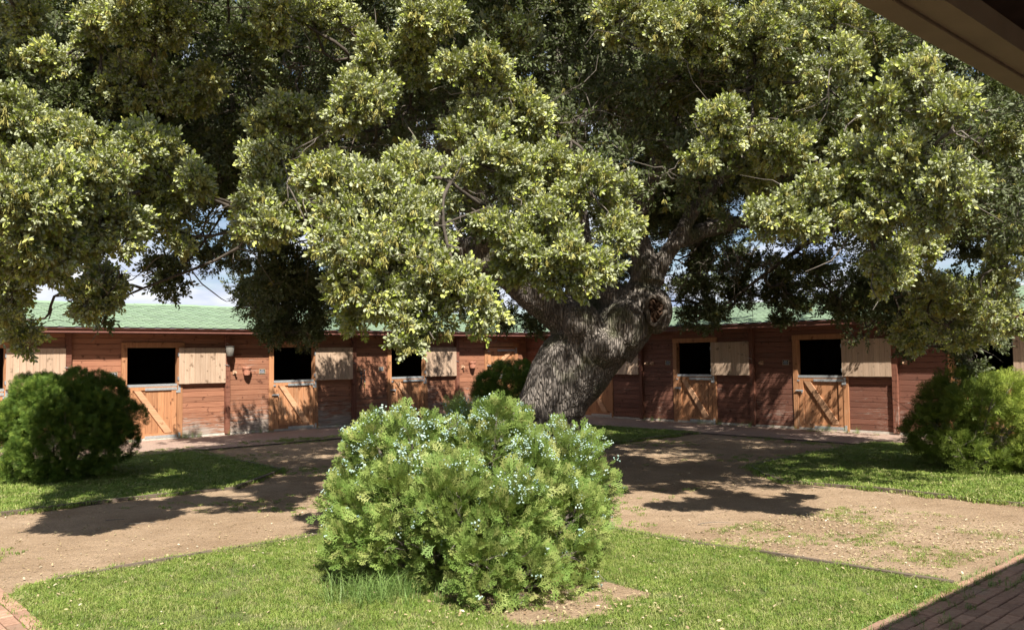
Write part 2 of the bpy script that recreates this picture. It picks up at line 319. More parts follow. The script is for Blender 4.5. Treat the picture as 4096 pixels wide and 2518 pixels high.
LAWN = {
 'front': [(-4.02, 6.55), (-3.77, 7.11), (-3.45, 7.46), (-2.81, 8.04), (-1.94, 8.86), (-1.1, 9.62), (0.25, 9.66), (.97, 8.96), (1.63, 8.23), (2.2, 7.77), (2.69, 7.28), (3.0, 6.95), (3.42, 6.62)],
 'left': [(-9.5, 7.2), (-6.09, 10.24), (-5.47, 10.88), (-4.63, 11.59), (-3.89, 12.16), (-3.78, 13.42), (-3.8, 14.03), (-4.56, 14.96), (-5.27, 15.72), (-6.23, 16.89), (-12.2, 11.55)],
 'right': [(9.2, 7.0), (5.91, 10.04), (5.29, 10.63), (4.68, 11.29), (4.2, 11.71), (3.75, 12.07), (3.69, 12.67), (3.77, 13.69), (4.04, 14.04), (4.73, 14.79), (6.08, 16.02), (7.13, 16.99), (11.1, 12.6)],
 'back': [(.485, 23.7), (4.18, 19.67), (2.63, 18.13), (1.24, 16.82), (-.4, 16.75), (-1.7, 18.0), (-3.4, 20.1)]}
ca = ab(-2.69, -1.57); ea = ab(-2.70, -6.93); eb = ab(-7.45, -1.58)
LAWN['front'] = [(eb.x, eb.y)]+LAWN['front'][1:-2]+[(ea.x, ea.y), (ca.x, ca.y)]
for k, poly in LAWN.items():
    tag(ngrid(poly, 'lawn_'+k if False else 'lawn', MT['soil'], .012), kind='structure')
def in_poly(P, poly):
    x, y = P[:, 0], P[:, 1]; c = np.zeros(len(P), bool); n = len(poly)
    for i in range(n):
        x1, y1 = poly[i]; x2, y2 = poly[(i+1) % n]
        if y1 == y2: continue
        c ^= ((y1 > y) != (y2 > y)) & (x < (x2-x1)*(y-y1)/(y2-y1)+x1)
    return c
def sample_poly(poly, n):
    a = np.array(poly); lo, hi = a.min(0), a.max(0); P = rng.uniform(lo, hi, (n, 2)); return P[in_poly(P, poly)]
def infov(P, z=0.0, mar=300):
    X = np.c_[P, np.full(len(P), z)]; x, y = proj(X); return (x > -mar) & (x < 4096+mar) & (y < 2518+mar) & (P[:, 1] > 1)
# timber edgings, board by board
def edging(pts, label, w=.055, h=.042):
    e0 = empty('timber_edging', (pts[0][0], pts[0][1], 0), label=label, cat='lawn edging', group='timber edgings round the lawns')
    for (x0, y0), (x1, y1) in zip(pts[:-1], pts[1:]):
        d = math.hypot(x1-x0, y1-y0); nseg = max(1, round(d/2.2))
        for i in range(nseg):
            t0, t1 = i/nseg, (i+1)/nseg; l = d/nseg-.008
            mb = MB().box((0, -w/2, -.04), (l, w/2, h+random.uniform(-.008, .012)))
            o = part('board', mb, MT['edge'], e0, (x0+(x1-x0)*t0-pts[0][0], y0+(y1-y0)*t0-pts[0][1], 0), (random.uniform(-.05, .05), random.uniform(-.004, .004), math.atan2(y1-y0, x1-x0)+random.uniform(-.006, .006)))
F = LAWN['front']
edging(F[1:12], 'low weathered timber board edging round the near lawn with the big shrub')
edging(LAWN['left'][0:10], 'low weathered timber edging round the left lawn with the rounded dark shrub')
edging(LAWN['right'][0:12], 'low weathered timber edging round the right lawn with the loose juniper')
edging([LAWN['back'][i] for i in (1, 2, 3, 4, 5, 6)], 'low weathered timber edging of the back lawn behind the oak trunk')
e1 = wp(2.55, 3.0, 'R'); e2 = wp(2.55, 19, 'R'); edging([(LAWN['back'][1][0]+.1, LAWN['back'][1][1]-.05), (e2.x, e2.y)], 'thin timber edging between the grit yard and the right wing path', .05, .03)
e2 = wp(3.2, 2.9, 'L'); e3 = wp(3.2, 19, 'L'); edging([(e2.x-1.9, e2.y-1.7), (e3.x, e3.y)], 'thin timber edging between the grit yard and the left wing path', .05, .03)
# brick paving of the near porch
pav = empty('porch_paving', ab(-2.69, -1.57), 0, kind='structure')
poly = [ab(-2.69, 4), ab(-2.69, -14), ab(2, -14), ab(2, 4)]; sub = ngrid([(p.x, p.y) for p in poly], 'paving_bed', MT['soil'], .008); sub.parent = pav; sub.location = -pav.location
poly2 = [ab(-12, -1.57), ab(-2.69, -1.57), ab(-2.69, 1), ab(-12, 1)]; sub = ngrid([(p.x, p.y) for p in poly2], 'paving_bed', MT['soil'], .0081); sub.parent = pav; sub.location = -pav.location
def brickmb(l, w, mb=None, M4=None):
    mb = mb or MB(); c = .006; z0, z1 = -.01, .030
    vs = [(-l/2, -w/2, z0), (l/2, -w/2, z0), (l/2, w/2, z0), (-l/2, w/2, z0), (-l/2, -w/2, z1-c), (l/2, -w/2, z1-c), (l/2, w/2, z1-c), (-l/2, w/2, z1-c),
          (-l/2+c, -w/2+c, z1), (l/2-c, -w/2+c, z1), (l/2-c, w/2-c, z1), (-l/2+c, w/2-c, z1)]
    if M4 is not None: vs = [M4@Vector(p) for p in vs]
    return mb.add(vs, [(0, 1, 5, 4), (1, 2, 6, 5), (2, 3, 7, 6), (3, 0, 4, 7), (4, 5, 9, 8), (5, 6, 10, 9), (6, 7, 11, 10), (7, 4, 8, 11), (8, 9, 10, 11)])
bme = brickmb(.198, .098).mesh('brick', MT['brick'])
slots = []
for i in range(38):
    for j in range(-68, 18):
        slots.append((-2.69+.053+i*.106, (j+.5*(i % 2))*.206, 0))
for i in range(20):
    for j in range(44):
        a = -2.69-.103-(j+.5*(i % 2))*.206; slots.append((a, -1.57+.053+i*.106, 1))
angB = math.atan2(B_[1], B_[0]); angA = math.atan2(A[1], A[0]); rest = MB(); cand = []
for a, b, w in slots:
    if w == 0 and b > 3.6: continue
    p = ab(a, b); x, y = proj(p) if p.y > .5 else (-9e9, 0)
    seen = p.y > .5 and -60 < x < 4156 and y < 2600
    M4 = Matrix.Translation(p+Vector((0, 0, random.uniform(-.004, .004))))@Matrix.Rotation((angB if w == 0 else angA)+random.uniform(-.015, .015), 4, 'Z')@Matrix.Rotation(random.uniform(-.012, .012), 4, 'X')@Matrix.Rotation(random.uniform(-.012, .012), 4, 'Y')
    cand.append((seen, p.length, M4))
seen = sorted([c for c in cand if c[0]], key=lambda c: c[1])
for k, (s_, d_, M4) in enumerate(seen[:300]):
    o = link('brick', bme, pav); o.matrix_parent_inverse = Matrix.Identity(4); o.matrix_local = Matrix.Translation(-pav.location)@M4
for s_, d_, M4 in seen[300:]+[c for c in cand if not c[0]]: brickmb(.198, .098, rest, M4)
o = part('distant_bricks', rest, MT['brick'], pav, -pav.location); tag(o, kind='stuff')
# ================================================================== STABLES
PL = .1265; HE = 2.437; OE = .448; RID = -1.75; HR = 3.21
GX = {}
def plank_mesh(l, key):
    k = ('plank', round(l, 3), key)
    if k not in GX:
        prof = [(0, 0), (.012, 0), (.022, .007), (.022, PL-.009), (.010, PL-.001), (0, PL-.001)]; mb = MB(); n = len(prof)
        vs = [(0, y, z) for y, z in prof]+[(l, y, z) for y, z in prof]
        mb.add(vs, [tuple(range(n)), tuple(range(2*n-1, n-1, -1))]+[(i, i+n, (i+1) % n+n, (i+1) % n) for i in range(n)]); GX[k] = mb.mesh('plank', MT[key])
    return GX[k]
def shingle_mesh():
    mb = MB(); h = 1/6; t = .007; q = .075
    poly = [(-h+.003, .17), (-h+.003, q), (-h/2, 0), (h/2, 0), (h-.003, q), (h-.003, .17)]
    n = len(poly); vs = [(x, y, t) for x, y in poly]+[(x, y, 0) for x, y in poly]
    mb.add(vs, [tuple(range(n))]+[(i, (i+1) % n, (i+1) % n+n, i+n) for i in range(n)], 0)
    mb.add([(-h/2-.004, -.03, t*.3), (h/2+.004, -.03, t*.3), (h/2+.012, .004, t*.5), (-h/2-.012, .004, t*.5)], [(0, 1, 2, 3)], 1)
    return mb
SHM = shingle_mesh().mesh('shingle', [MT['shingle'], MT['deck']])
def build_wing(W):
    Lf = W == 'L'; sg = 1 if Lf else -1; dv = dLv if Lf else nLv; rz = math.atan2(dv.y, dv.x); END = 19.3
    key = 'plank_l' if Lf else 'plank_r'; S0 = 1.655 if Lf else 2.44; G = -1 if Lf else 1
    root = empty('stable_wing', (K.x, K.y, 0), rz, cat='stable', group='stable wings round the courtyard',
                 label='left stable wing of sun bleached red clapboards with green shingle roof' if Lf else 'right stable wing of darker maroon clapboards with green shingle roof, partly shaded')
    def bx(name, s0, s1, o0, o1, z0, z1, m_, par=None, org=False):
        # box between wall distances s, outward offsets o; local frame at its own corner
        s0, s1 = sorted((s0, s1)); o0, o1 = sorted((o0, o1))
        if sg < 0: o0, o1 = -o1, -o0
        mb = MB().box((0, 0, 0), (s1-s0, o1-o0, z1-z0)); return part(name, mb, m_, par or root, (s0, o0, z0))
    def planks(s0, s1, z0=.06, z1=2.62):
        s0, s1 = sorted((s0, s1)); r = 0; me = plank_mesh(s1-s0, key); z = .06
        while z+PL < 2.60:
            if z >= z0-.01:
                o = link('plank', me, root, (s0 if sg > 0 else s1, sg*random.uniform(-.0025, .0025), z), (0, random.uniform(-.0007, .0007), 0 if sg > 0 else math.pi))
            z += PL
    nb = 5 if Lf else 5
    # back of the building, partitions, footing
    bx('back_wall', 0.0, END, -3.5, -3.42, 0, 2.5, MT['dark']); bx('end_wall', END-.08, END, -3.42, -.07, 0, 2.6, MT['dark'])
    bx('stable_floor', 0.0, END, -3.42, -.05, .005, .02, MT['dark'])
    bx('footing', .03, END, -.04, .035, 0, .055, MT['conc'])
    ss = lambda b, t: S0+BAY*b+G*t        # t runs image-right from the opening's left edge
    prev = None
    for b in range(-1, nb+1):
        t_open0, t_open1 = 0.0, 1.13
        if b == -1:
            # filler between the corner and the first bay
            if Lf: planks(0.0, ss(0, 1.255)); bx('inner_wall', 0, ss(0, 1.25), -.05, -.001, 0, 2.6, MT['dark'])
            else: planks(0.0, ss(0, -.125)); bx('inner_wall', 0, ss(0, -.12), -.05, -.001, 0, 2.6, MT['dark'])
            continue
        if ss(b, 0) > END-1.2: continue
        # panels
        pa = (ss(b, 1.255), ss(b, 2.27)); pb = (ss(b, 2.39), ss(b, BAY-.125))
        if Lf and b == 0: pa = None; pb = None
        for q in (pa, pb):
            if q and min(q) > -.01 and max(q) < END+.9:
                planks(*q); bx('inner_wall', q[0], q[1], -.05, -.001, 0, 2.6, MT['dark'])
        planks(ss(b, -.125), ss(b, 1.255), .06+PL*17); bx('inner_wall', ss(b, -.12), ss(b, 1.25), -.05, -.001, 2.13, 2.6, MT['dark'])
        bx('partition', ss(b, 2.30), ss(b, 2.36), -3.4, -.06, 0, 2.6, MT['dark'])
        if Lf and b == 0: bx('partition', ss(b, -1.2), ss(b, -1.26), -3.4, -.06, 0, 2.6, MT['dark'])
        # notched post made of crossing plank ends
        if not (Lf and b == 0):
            s0, s1 = sorted((ss(b, 2.275), ss(b, 2.385))); mb = MB(); z = .03
            while z < 2.5:
                w = random.uniform(-.004, .004); mb.box((0, 0, z), (s1-s0, .10+w, z+PL-.006)); z += PL
            mb.box((.012, 0, .03), (s1-s0-.012, .085, 2.5))
            o = part('post', mb, MT['post'], root, (s0 if sg > 0 else s1, 0, 0), (0, 0, 0 if sg > 0 else math.pi))
        # frame
        nm = 'door_frame'; fr = MB(); a0, a1 = (ss(b, -.12), ss(b, 0)); 
        def B2(mb, t0, t1, o0, o1, z0, z1):
            x0, x1 = ss(b, t0)-ss(b, 0), ss(b, t1)-ss(b, 0); mb.box((x0, sg*o0, z0), (x1, sg*o1, z1)); return mb
        for t0, t1, z0, z1 in ((-.12, 0, .02, 2.115), (1.13, 1.25, .02, 2.115)):
            part('jamb', B2(MB(), t0, t1, -.09, .048, z0, z1), MT['door'], root, (ss(b, 0), 0, 0))
        lin = part('lintel', B2(MB(), -.125, 1.29, -.08, .052, 2.118, 2.235), MT['door'], root, (ss(b, 0), 0, 0))
        if not Lf and b == 1:
            tcu = bpy.data.curves.new('door_number', 'FONT'); tcu.body = '12'; tcu.size = .10; tcu.extrude = .001; tcu.align_x = 'CENTER'; tcu.materials.append(MT['black'])
            tob = bpy.data.objects.new('door_number', tcu); COL.objects.link(tob); bpy.context.view_layer.update(); tme = bpy.data.meshes.new_from_object(tob.evaluated_get(bpy.context.evaluated_depsgraph_get())); bpy.data.objects.remove(tob); link('door_number', tme, lin, (ss(b, .56)-ss(b, 0), sg*.056, 2.142), (math.pi/2, 0, 0))
        # lower door
        def leaf(zb, zt, up=False):
            dr = link('door', None, root, (ss(b, 0), 0, 0)); dr.empty_display_size = .1
            nbd = 8; wd = 1.10/nbd
            for i in range(nbd):
                x0 = .015+i*wd; m0 = B2(MB(), x0+.002, x0+wd-.003, -.018, .006+random.uniform(-.001, .001), zb+.02, zt-.01); o = part('board', m0, MT['door'], dr)
            for t0, t1, z0, z1 in ((.015, .125, zb, zt-.13), (1.005, 1.115, zb+.135, zt-.13), (.015, 1.115, zt-.13, zt-.012), (.125, 1.115, zb, zb+.13)):
                part('rail', B2(MB(), t0, t1, .0075, .033+random.uniform(-.001, .001), z0, z1), MT['door'], dr)
            # diagonal brace
            w = .062
            pts = [(.15, zt-.135), (.15+2*w+.03, zt-.135), (1.0, zb+.14+.03), (1.0-.01, zb+.135), (1.0-2*w-.03, zb+.135)] if not up else [(.15, zb+.135), (.15+2*w+.03, zb+.135), (1.0, zt-.16), (1.0, zt-.135), (1.0-2*w-.04, zt-.135)]
            poly = [(G*x, z) for x, z in pts]
            if G*1 < 0: poly = poly[::-1]
            m0 = MB().prism(poly, sg*.0085, sg*.042); part('brace', m0, MT['brace'], dr)
            if not up: part('top_strip', B2(MB(), 0.0, 1.125, -.02, .036, zt-.010, zt+.006), MT['metal'], dr); part('top_strip', B2(MB(), 0.0, 1.125, .0335, .037, zt-.05, zt-.011), MT['metal'], dr)
            zs = ((zt-.105), (zb+.055)) if not up else ((zt-.09),)
            for zz in zs:
                m0 = B2(MB(), .40, 1.125, .034, .041, zz-.032, zz+.028)
                for t_ in (.45, .62, .80, .98, 1.08): B2(m0, t_-.008, t_+.008, .041, .0445, zz-.008, zz+.006)
                part('strap_hinge', m0, MT['metal'], dr)
                m0 = B2(MB(), 1.10, 1.195, .049, .056, zz-.10, zz-.045); B2(m0, 1.145, 1.20, .049, .057, zz-.10, zz+.07); part('hinge_plate', m0, MT['metal'], dr)
            zb_ = zt-.36 if not up else zb+.25
            m0 = B2(MB(), -.035, .135, .05, .058, zb_-.022, zb_+.022)
            c = [(G*-.06, sg*.07, zb_), (G*.13, sg*.07, zb_)]; m0.tube(c, .011, 8); m0.tube([(G*.11, sg*.07, zb_), (G*.115, sg*.075, zb_-.05)], .008, 6)
            part('bolt', m0, MT['metal'], dr)
            part('latch', B2(MB(), -.01, .05, .05, .058, zt-.135, zt-.10), MT['metal'], dr)
            return dr
        leaf(.02, 1.275)
        if Lf and b == 0:
            leaf(1.29, 2.105, True); continue
        # open shutter folded back against the wall
        sh = link('shutter', None, root, (ss(b, 1.14), 0, 0)); sh.empty_display_size = .1
        tilt = random.uniform(.0, .02)
        nbd = 9 if Lf or b != 1 else 9; wd = 1.13/nbd; zlo = 1.262+random.uniform(-.01, .01)
        def B3(mb, t0, t1, o0, o1, z0, z1): mb.box((G*t0, sg*o0, z0), (G*t1, sg*o1, z1)); return mb
        for i in range(nbd):
            dz = random.uniform(-.003, .003); part('board', B3(MB(), i*wd+.002, (i+1)*wd-.0025, .092, .112+random.uniform(-.0015, .0015), zlo+dz, 2.108+dz), MT['shutter'], sh)
        for t0, t1, z0, z1 in ((.0, .10, zlo+.01, 2.09), (1.03, 1.135, zlo+.01, 2.09), (.102, 1.028, zlo+.01, zlo+.12), (.102, 1.028, 1.98, 2.09)):
            part('rail', B3(MB(), t0, t1, .066, .0915, z0, z1), MT['door'], sh)
        part('hinge', B3(B3(MB(), -.012, .004, .05, .118, 1.36, 1.44), -.012, .004, .05, .118, 1.92, 2.0), MT['metal'], sh)
        hk = MB().tube([(G*1.10, sg*.118, 1.70), (G*1.17, sg*.122, 1.69), (G*1.215, sg*.11, 1.675)], .006, 6); part('hook', hk, MT['metal'], sh)
    # roof --------------------------------------------------------
    rf = link('roof', None, root); rf.empty_display_size = .1
    oe = OE-.02; zf = lambda o: HE+.118+(HR-HE-.118)*(oe-o)/(oe-RID)
    ob = 2*RID-oe
    mb = MB(); P = lambda s, o, z: (s, sg*o, z)
    def slab(q, th=.03):
        top = [P(s, o, z) for s, o, z in q]; bot = [P(s, o, z-th) for s, o, z in q]; n = len(q)
        mb.add(top+bot, [tuple(range(n)), tuple(range(2*n-1, n-1, -1))]+[(i, i+n, (i+1) % n+n, (i+1) % n) for i in range(n)])
    slab([(oe, oe, zf(oe)), (END+.3, oe, zf(oe)), (END+.3, RID, HR), (RID, RID, HR)])
    slab([(RID, RID, HR), (END+.3, RID, HR), (END+.3, ob, zf(oe)), (ob, ob, zf(oe))])
    part('roof_deck', mb, MT['deck'], rf)
    sl_len = math.hypot(HR-zf(oe), oe-RID); ang = math.atan2(HR-zf(oe), oe-RID); rows = int(sl_len/.142)+1; cands = []
    for r in range(rows):
        d = r*.142; o = oe+.012-d*math.cos(ang); z = zf(oe)+d*math.sin(ang)+.007
        if o < RID+.02: break
        k = 0; s = o+(.17 if r % 2 else .0)+.17
        while s < END+.2:
            cands.append((s, o, z)); s += .3335
    def local(s, o, z):
        R = Matrix.Rotation(ang-.045, 3, 'X') if sg < 0 else Matrix.Rotation(math.pi, 3, 'Z')@Matrix.Rotation(ang-.045, 3, 'X')
        return Matrix.Translation(Vector(P(s, o, z)))@R.to_4x4()
    RW = Matrix.Translation((K.x, K.y, 0))@Matrix.Rotation(rz, 4, 'Z')
    scored = []
    for c in cands:
        w = RW@Vector(P(*c)); x, y = proj(w); scored.append((0 if -40 < x < 4140 else 1, -c[0], c))
    scored.sort(); base = SHM
    for k, (_, _, c) in enumerate(scored[:300]):
        o = link('shingle', base, rf); M4 = local(*c)@Matrix.Rotation(random.uniform(-.012, .012), 4, 'Z'); o.matrix_local = M4
    sm = shingle_mesh(); jb = MB()
    for _, _, c in scored[300:]:
        M4 = local(*c)@Matrix.Rotation(random.uniform(-.012, .012), 4, 'Z'); k0 = len(jb.v)
        jb.v += [tuple(M4@Vector(v)) for v in sm.v]; jb.f += [tuple(i+k0 for i in f) for f in sm.f]; jb.mi += sm.mi
    tag(part('shingle_field', jb, [MT['shingle'], MT['deck']], rf), kind='stuff')
    mb = MB(); n = 40
    for i in range(n):      # sagging ridge cap
        s0 = RID+.0+(END+.3-RID)*i/n; s1 = RID+(END+.3-RID)*(i+1)/n; hz = .012+.01*math.sin(i*.9)
        mb.add([P(s0, RID+.12, HR-.035+hz), P(s1, RID+.12, HR-.035+hz), P(s1, RID, HR+.02+hz), P(s0, RID, HR+.02+hz), P(s0, RID-.12, HR-.035+hz), P(s1, RID-.12, HR-.035+hz)], [(0, 1, 2, 3), (3, 2, 5, 4)])
    part('ridge_cap', mb, MT['shingle'] if Lf else MT['metal'], rf)
    # fascia and gutter mitred at the inner corner
    def run(name, prof, m_, par=root):
        mb = MB(); n = len(prof); vs = [P(o, o, z) for o, z in prof]+[P(END+.3, o, z) for o, z in prof]
        mb.add(vs, [tuple(range(n)), tuple(range(2*n-1, n-1, -1))]+[(i, i+n, (i+1) % n+n, (i+1) % n) for i in range(n)]); return part(name, mb, m_, par)
    run('fascia', [(OE-.10, HE-.02), (OE-.075, HE-.02), (OE-.075, HE+.085), (OE-.10, HE+.085)], MT['gutter'])
    run('gutter', [(OE-.073, HE+.012), (OE-.05, HE-.002), (OE-.012, HE), (OE-.004, HE+.006), (OE-.008, HE+.018), (OE-.022, HE+.03), (OE-.016, HE+.07), (OE+.012, HE+.085), (OE+.018, HE+.098), (OE+.004, HE+.104), (OE-.004, HE+.092), (OE-.03, HE+.078), (OE-.036, HE+.03), (OE-.06, HE+.02), (OE-.073, HE+.04)], MT['gutter'])
    run('soffit', [(.03, 2.60), (OE-.105, HE+.05), (OE-.105, HE+.07), (.03, 2.62)], MT['post'])
    for i in range(16):
        s = 1.2+i*1.17
        if s < END: pass
    return root, rz
rootL, rzL = build_wing('L'); rootR, rzR = build_wing('R')
dp = wp(.10, .75, 'R'); mb = MB().tube([(0, 0, .02), (.0, -.10, -.03), (.04, -.28, -.05), (.06, -.33, -.14), (.06, -.34, -.3)], .035, 10)
q = wp(.40, .62, 'R'); o = part('downpipe', mb, MT['gutter'], rootR, (.95, -.42+.03, HE+.0), (0, 0, math.pi), True)
# things on the walls -------------------------------------------------
def wallpos(px, py, W, off=.03):
    s, z = wall_hit(px, py, W, off); n, d = (nLv, dLv) if W == 'L' else (dLv, nLv); p = K+n*off+d*s; return Vector((p.x, p.y, z)), math.atan2(n.y, n.x)+math.pi/2
def plate(px, py, W, label, wd=.16, ht=.115, seed=0):
    p, rz = wallpos(px, py, W, .024); R = random.Random(seed)
    e0 = empty('name_plate', p, rz, label=label, cat='sign', group='stall name plates')
    fr = MB(); t = .009
    for x0, x1, z0, z1 in ((-wd/2, wd/2, ht/2-t, ht/2), (-wd/2, wd/2, -ht/2, -ht/2+t), (-wd/2, -wd/2+t, -ht/2+t, ht/2-t), (wd/2-t, wd/2, -ht/2+t, ht/2-t)): fr.box((x0, -.012, z0), (x1, 0, z1))
    part('frame', fr, MT['cream'], e0); part('board', MB().box((-wd/2+t, -.006, -ht/2+t), (wd/2-t, 0, ht/2-t)), MT['black'], e0)
    tx = MB()
    for zc, h, x0, x1 in ((ht*.30, .010, -.035, .035), (ht*.12, .014, -.058, .055), (-ht*.02, .003, -wd/2+t, wd/2-t), (-ht*.22, .018, -.055, .06)):
        x = x0
        while x < x1:
            w = R.uniform(.008, .02) if h > .004 else .2; ww = min(w, x1-x)
            tx.add([(x, -.0075, zc-h/2), (x+ww, -.0075, zc-h/2+R.uniform(0, .002)), (x+ww, -.0075, zc+h/2-R.uniform(0, .003)), (x, -.0075, zc+h/2)], [(0, 1, 2, 3)]); x += ww+.0035
    part('lettering', tx, MT['white'], e0)
plate(454, 1498, 'L', 'black name plate in a cream frame left of the nearest full opening, left wing', seed=1)
plate(1048, 1484, 'L', 'black name plate in a cream frame beside the wall pot under the hanging bucket', seed=2)
plate(1524, 1474, 'L', 'black name plate in a cream frame to the right of the hanging bridle', seed=3)
plate(2672, 1450, 'R', 'small dark name plate beside the door numbered 12 of the right wing', seed=4)
plate(3143, 1449, 'R', 'dark name plate on the shaded wall right of the door numbered 12', seed=5)
def hook(px, py, W, label, kind=0):
    p, rz = wallpos(px, py, W, .024); e0 = empty('wall_hook', p, rz, label=label, cat='hook', group='wooden hooks on the stable walls')
    part('backboard', MB().prism([(-.045, -.05), (.045, -.05), (.045, .04), (.035, .05), (-.035, .05), (-.045, .04)], 0, -.022), MT['block'], e0)
    part('peg', MB().tube([(0, -.02, -.02), (0, -.07, -.015), (0, -.10, .0)], [.02, .02, .028], 10), MT['block'], e0)
for px, py, W, lb in ((308, 1492, 'L', 'pale wooden hook behind the rounded dark shrub, left one of the pair'), (341, 1492, 'L', 'pale wooden hook above the rounded dark shrub, right one of the pair'),
                      (937, 1488, 'L', 'pale wooden hook just left of the wall pot under the bucket'), (1437, 1475, 'L', 'pale wooden hook holding up the bridle'), (1849, 1466, 'L', 'pale wooden hook left of the pot beside the closed corner door'),
                      (2589, 1452, 'R', 'wooden hook right of the trunk, left one of the pair'), (2610, 1452, 'R', 'wooden hook right of the trunk, right one of the pair'),
                      (3047, 1450, 'R', 'wooden hook in shade between the two fully visible right wing doors'), (3620, 1448, 'R', 'wooden hook in shade above the juniper on the right wing')): hook(px, py, W, lb)
def pot(px, py, W, label):
    p, rz = wallpos(px, py, W, .12); e0 = empty('wall_pot', p, rz, label=label, cat='pot', group='terracotta wall pots')
    mb = MB().lathe([(.0, -.10), (.062, -.10), (.068, -.09), (.088, .055), (.092, .06), (.085, .055), (.06, -.08), (0, -.08)], (0, 0, 0), 24)
    for i in range(14):
        a = 2*math.pi*i/14; r = .080; mb.tube([(r*math.cos(a)*.9, r*math.sin(a)*.9, -.07), (r*math.cos(a), r*math.sin(a), -.02), (r*math.cos(a+.2)*1.06, r*math.sin(a+.2)*1.06, .02)], .006, 4)
    part('body', mb, MT['terra'], e0, smooth=False)
    rim = MB().lathe([(.088, .052), (.102, .056), (.104, .074), (.098, .078), (.108, .084), (.112, .100), (.100, .104), (.088, .095), (.085, .055)], (0, 0, 0), 28)
    rim.v = [(x, y, z+(.006*math.cos(6*math.atan2(y, x)) if z > .08 else 0)) for x, y, z in rim.v]; part('rim', rim, MT['terra'], e0, smooth=True)
    part('bracket', MB().box((-.05, .06, -.03), (.05, .098, .05)), MT['metal'], e0)
pot(988, 1484, 'L', 'terracotta wall pot on the left wing below the hanging grey bucket'); pot(1890, 1459, 'L', 'terracotta wall pot beside the closed corner door')
def bucket(px, py, W, label, m_, off=.22):
    p, rz = wallpos(px, py, W, off); e0 = empty('bucket', p, rz+.2, label=label, cat='bucket', group='buckets hung on the posts')
    part('body', MB().lathe([(0, -.125), (.075, -.125), (.08, -.12), (.098, .10), (.095, .10), (.073, -.115), (0, -.115)], (0, 0, 0), 24), m_, e0, smooth=True)
    part('rim', MB().lathe([(.097, .095), (.106, .098), (.106, .112), (.096, .112), (.096, .095)], (0, 0, 0), 24), m_, e0, smooth=True)
    part('handle', MB().tube([(-.10, 0, .10), (-.08, .09, .15), (0, .12, .19), (.08, .09, .15), (.10, 0, .10)], .004, 6), MT['metal'], e0)
bucket(920, 1403, 'L', 'grey white plastic bucket hung high on a post of the left wing', MT['bucket']); bucket(2549, 1383, 'R', 'pale bucket hung at the shutter beside the oak trunk', MT['bucket'], .2)
p, rz = wallpos(1446, 1490, 'L', .13); br = empty('bridle', p, rz, label='black leather bridle with steel rings hanging from the wooden hook', cat='bridle')
mb = MB()
for k in range(4):
    x = -.04+.02*k; mb.tube([(x, 0, .03), (x*.8-.01, -.015, -.03), (x*.3, -.01+.01*k, -.10), (x*.5, .0, -.17)], .0075, 5)
mb.tube([(.0, 0, -.12), (.005, -.01, -.22), (-.03, 0, -.32), (-.07, 0, -.42)], .011, 6); mb.tube([(.01, 0, -.18), (-.02, .01, -.30), (-.055, .01, -.40)], .008, 6)
part('cheek_straps', mb, MT['leather'], br)
part('lead_strap', MB().tube([(.09, 0, .04), (.088, -.01, -.03), (.092, 0, -.12), (.10, 0, -.26)], .012, 6), MT['leather'], br)
mb = MB()
for z, x in ((.06, .088), (-.03, .09), (-.24, .098), (-.14, .0)):
    mb.tube([(x+.016*math.cos(t), -.012, z+.016*math.sin(t)) for t in np.linspace(0, 2*math.pi, 9)], .004, 5)
part('rings', mb, MT['metal'], br); part('rope_end', MB().tube([(.10, 0, -.25), (.095, -.01, -.30), (.11, 0, -.35), (.10, 0, -.41)], .011, 6), MT['rope'], br)
# ================================================================== NEAR PORCH ROOF
hq = 2.50; v0 = at(3410, 0, 1.0)-Vector((0, 0, CH)); aD = np.array([v0.x, v0.y])@A; qa = aD*(hq-CH)/v0.z
v1 = at(3760, 0, 1.0)-Vector((0, 0, CH)); qb = (np.array([v1.x, v1.y])@A)*(hq-CH)/v1.z
por = empty('porch_roof', ab(qa, 0, hq), 0, label='dark timber porch roof edge crossing the top right corner overhead', cat='porch roof')
def pmesh(name, cs, m_):   # cs: list of (a,z) cross section run along b from the corner to the right
    mb = MB(); n = len(cs); bs = (-12, 3); vs = [ab(a, b, z) for b in bs for a, z in cs]
    vs = [v-Vector(por.location) for v in vs]
    mb.add(vs, [tuple(range(n)), tuple(range(2*n-1, n-1, -1))]+[(i, i+n, (i+1) % n+n, (i+1) % n) for i in range(n)]); return part(name, mb, m_, por)
MT['beam'] = woodmat('pale porch beam', (.24, .17, .115), (.36, .27, .19), False)
MT['beam'] = simple('pale porch beam wood', (.36, .29, .21), .8, 0, .3, .12, 5)
wq = qb-qa
pmesh('beam', [(qa, hq), (qa+wq*.44, hq), (qa+wq*.44, hq+.06), (qa, hq+.06)], MT['beam'])
pmesh('beam', [(qa+wq*.46, hq+.006), (qa+wq, hq+.006), (qa+wq, hq+.06), (qa+wq*.46, hq+.06)], MT['beam'])
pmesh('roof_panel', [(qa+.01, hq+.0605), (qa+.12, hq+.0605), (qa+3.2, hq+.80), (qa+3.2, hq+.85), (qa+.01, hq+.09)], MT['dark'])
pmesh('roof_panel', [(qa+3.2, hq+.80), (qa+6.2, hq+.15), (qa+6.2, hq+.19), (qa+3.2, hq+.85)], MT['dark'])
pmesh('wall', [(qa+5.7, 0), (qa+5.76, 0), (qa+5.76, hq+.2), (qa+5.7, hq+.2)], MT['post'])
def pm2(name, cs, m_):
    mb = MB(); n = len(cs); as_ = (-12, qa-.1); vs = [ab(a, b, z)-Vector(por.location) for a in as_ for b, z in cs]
    mb.add(vs, [tuple(range(n)), tuple(range(2*n-1, n-1, -1))]+[(i, i+n, (i+1) % n+n, (i+1) % n) for i in range(n)]); return part(name, mb, m_, por)
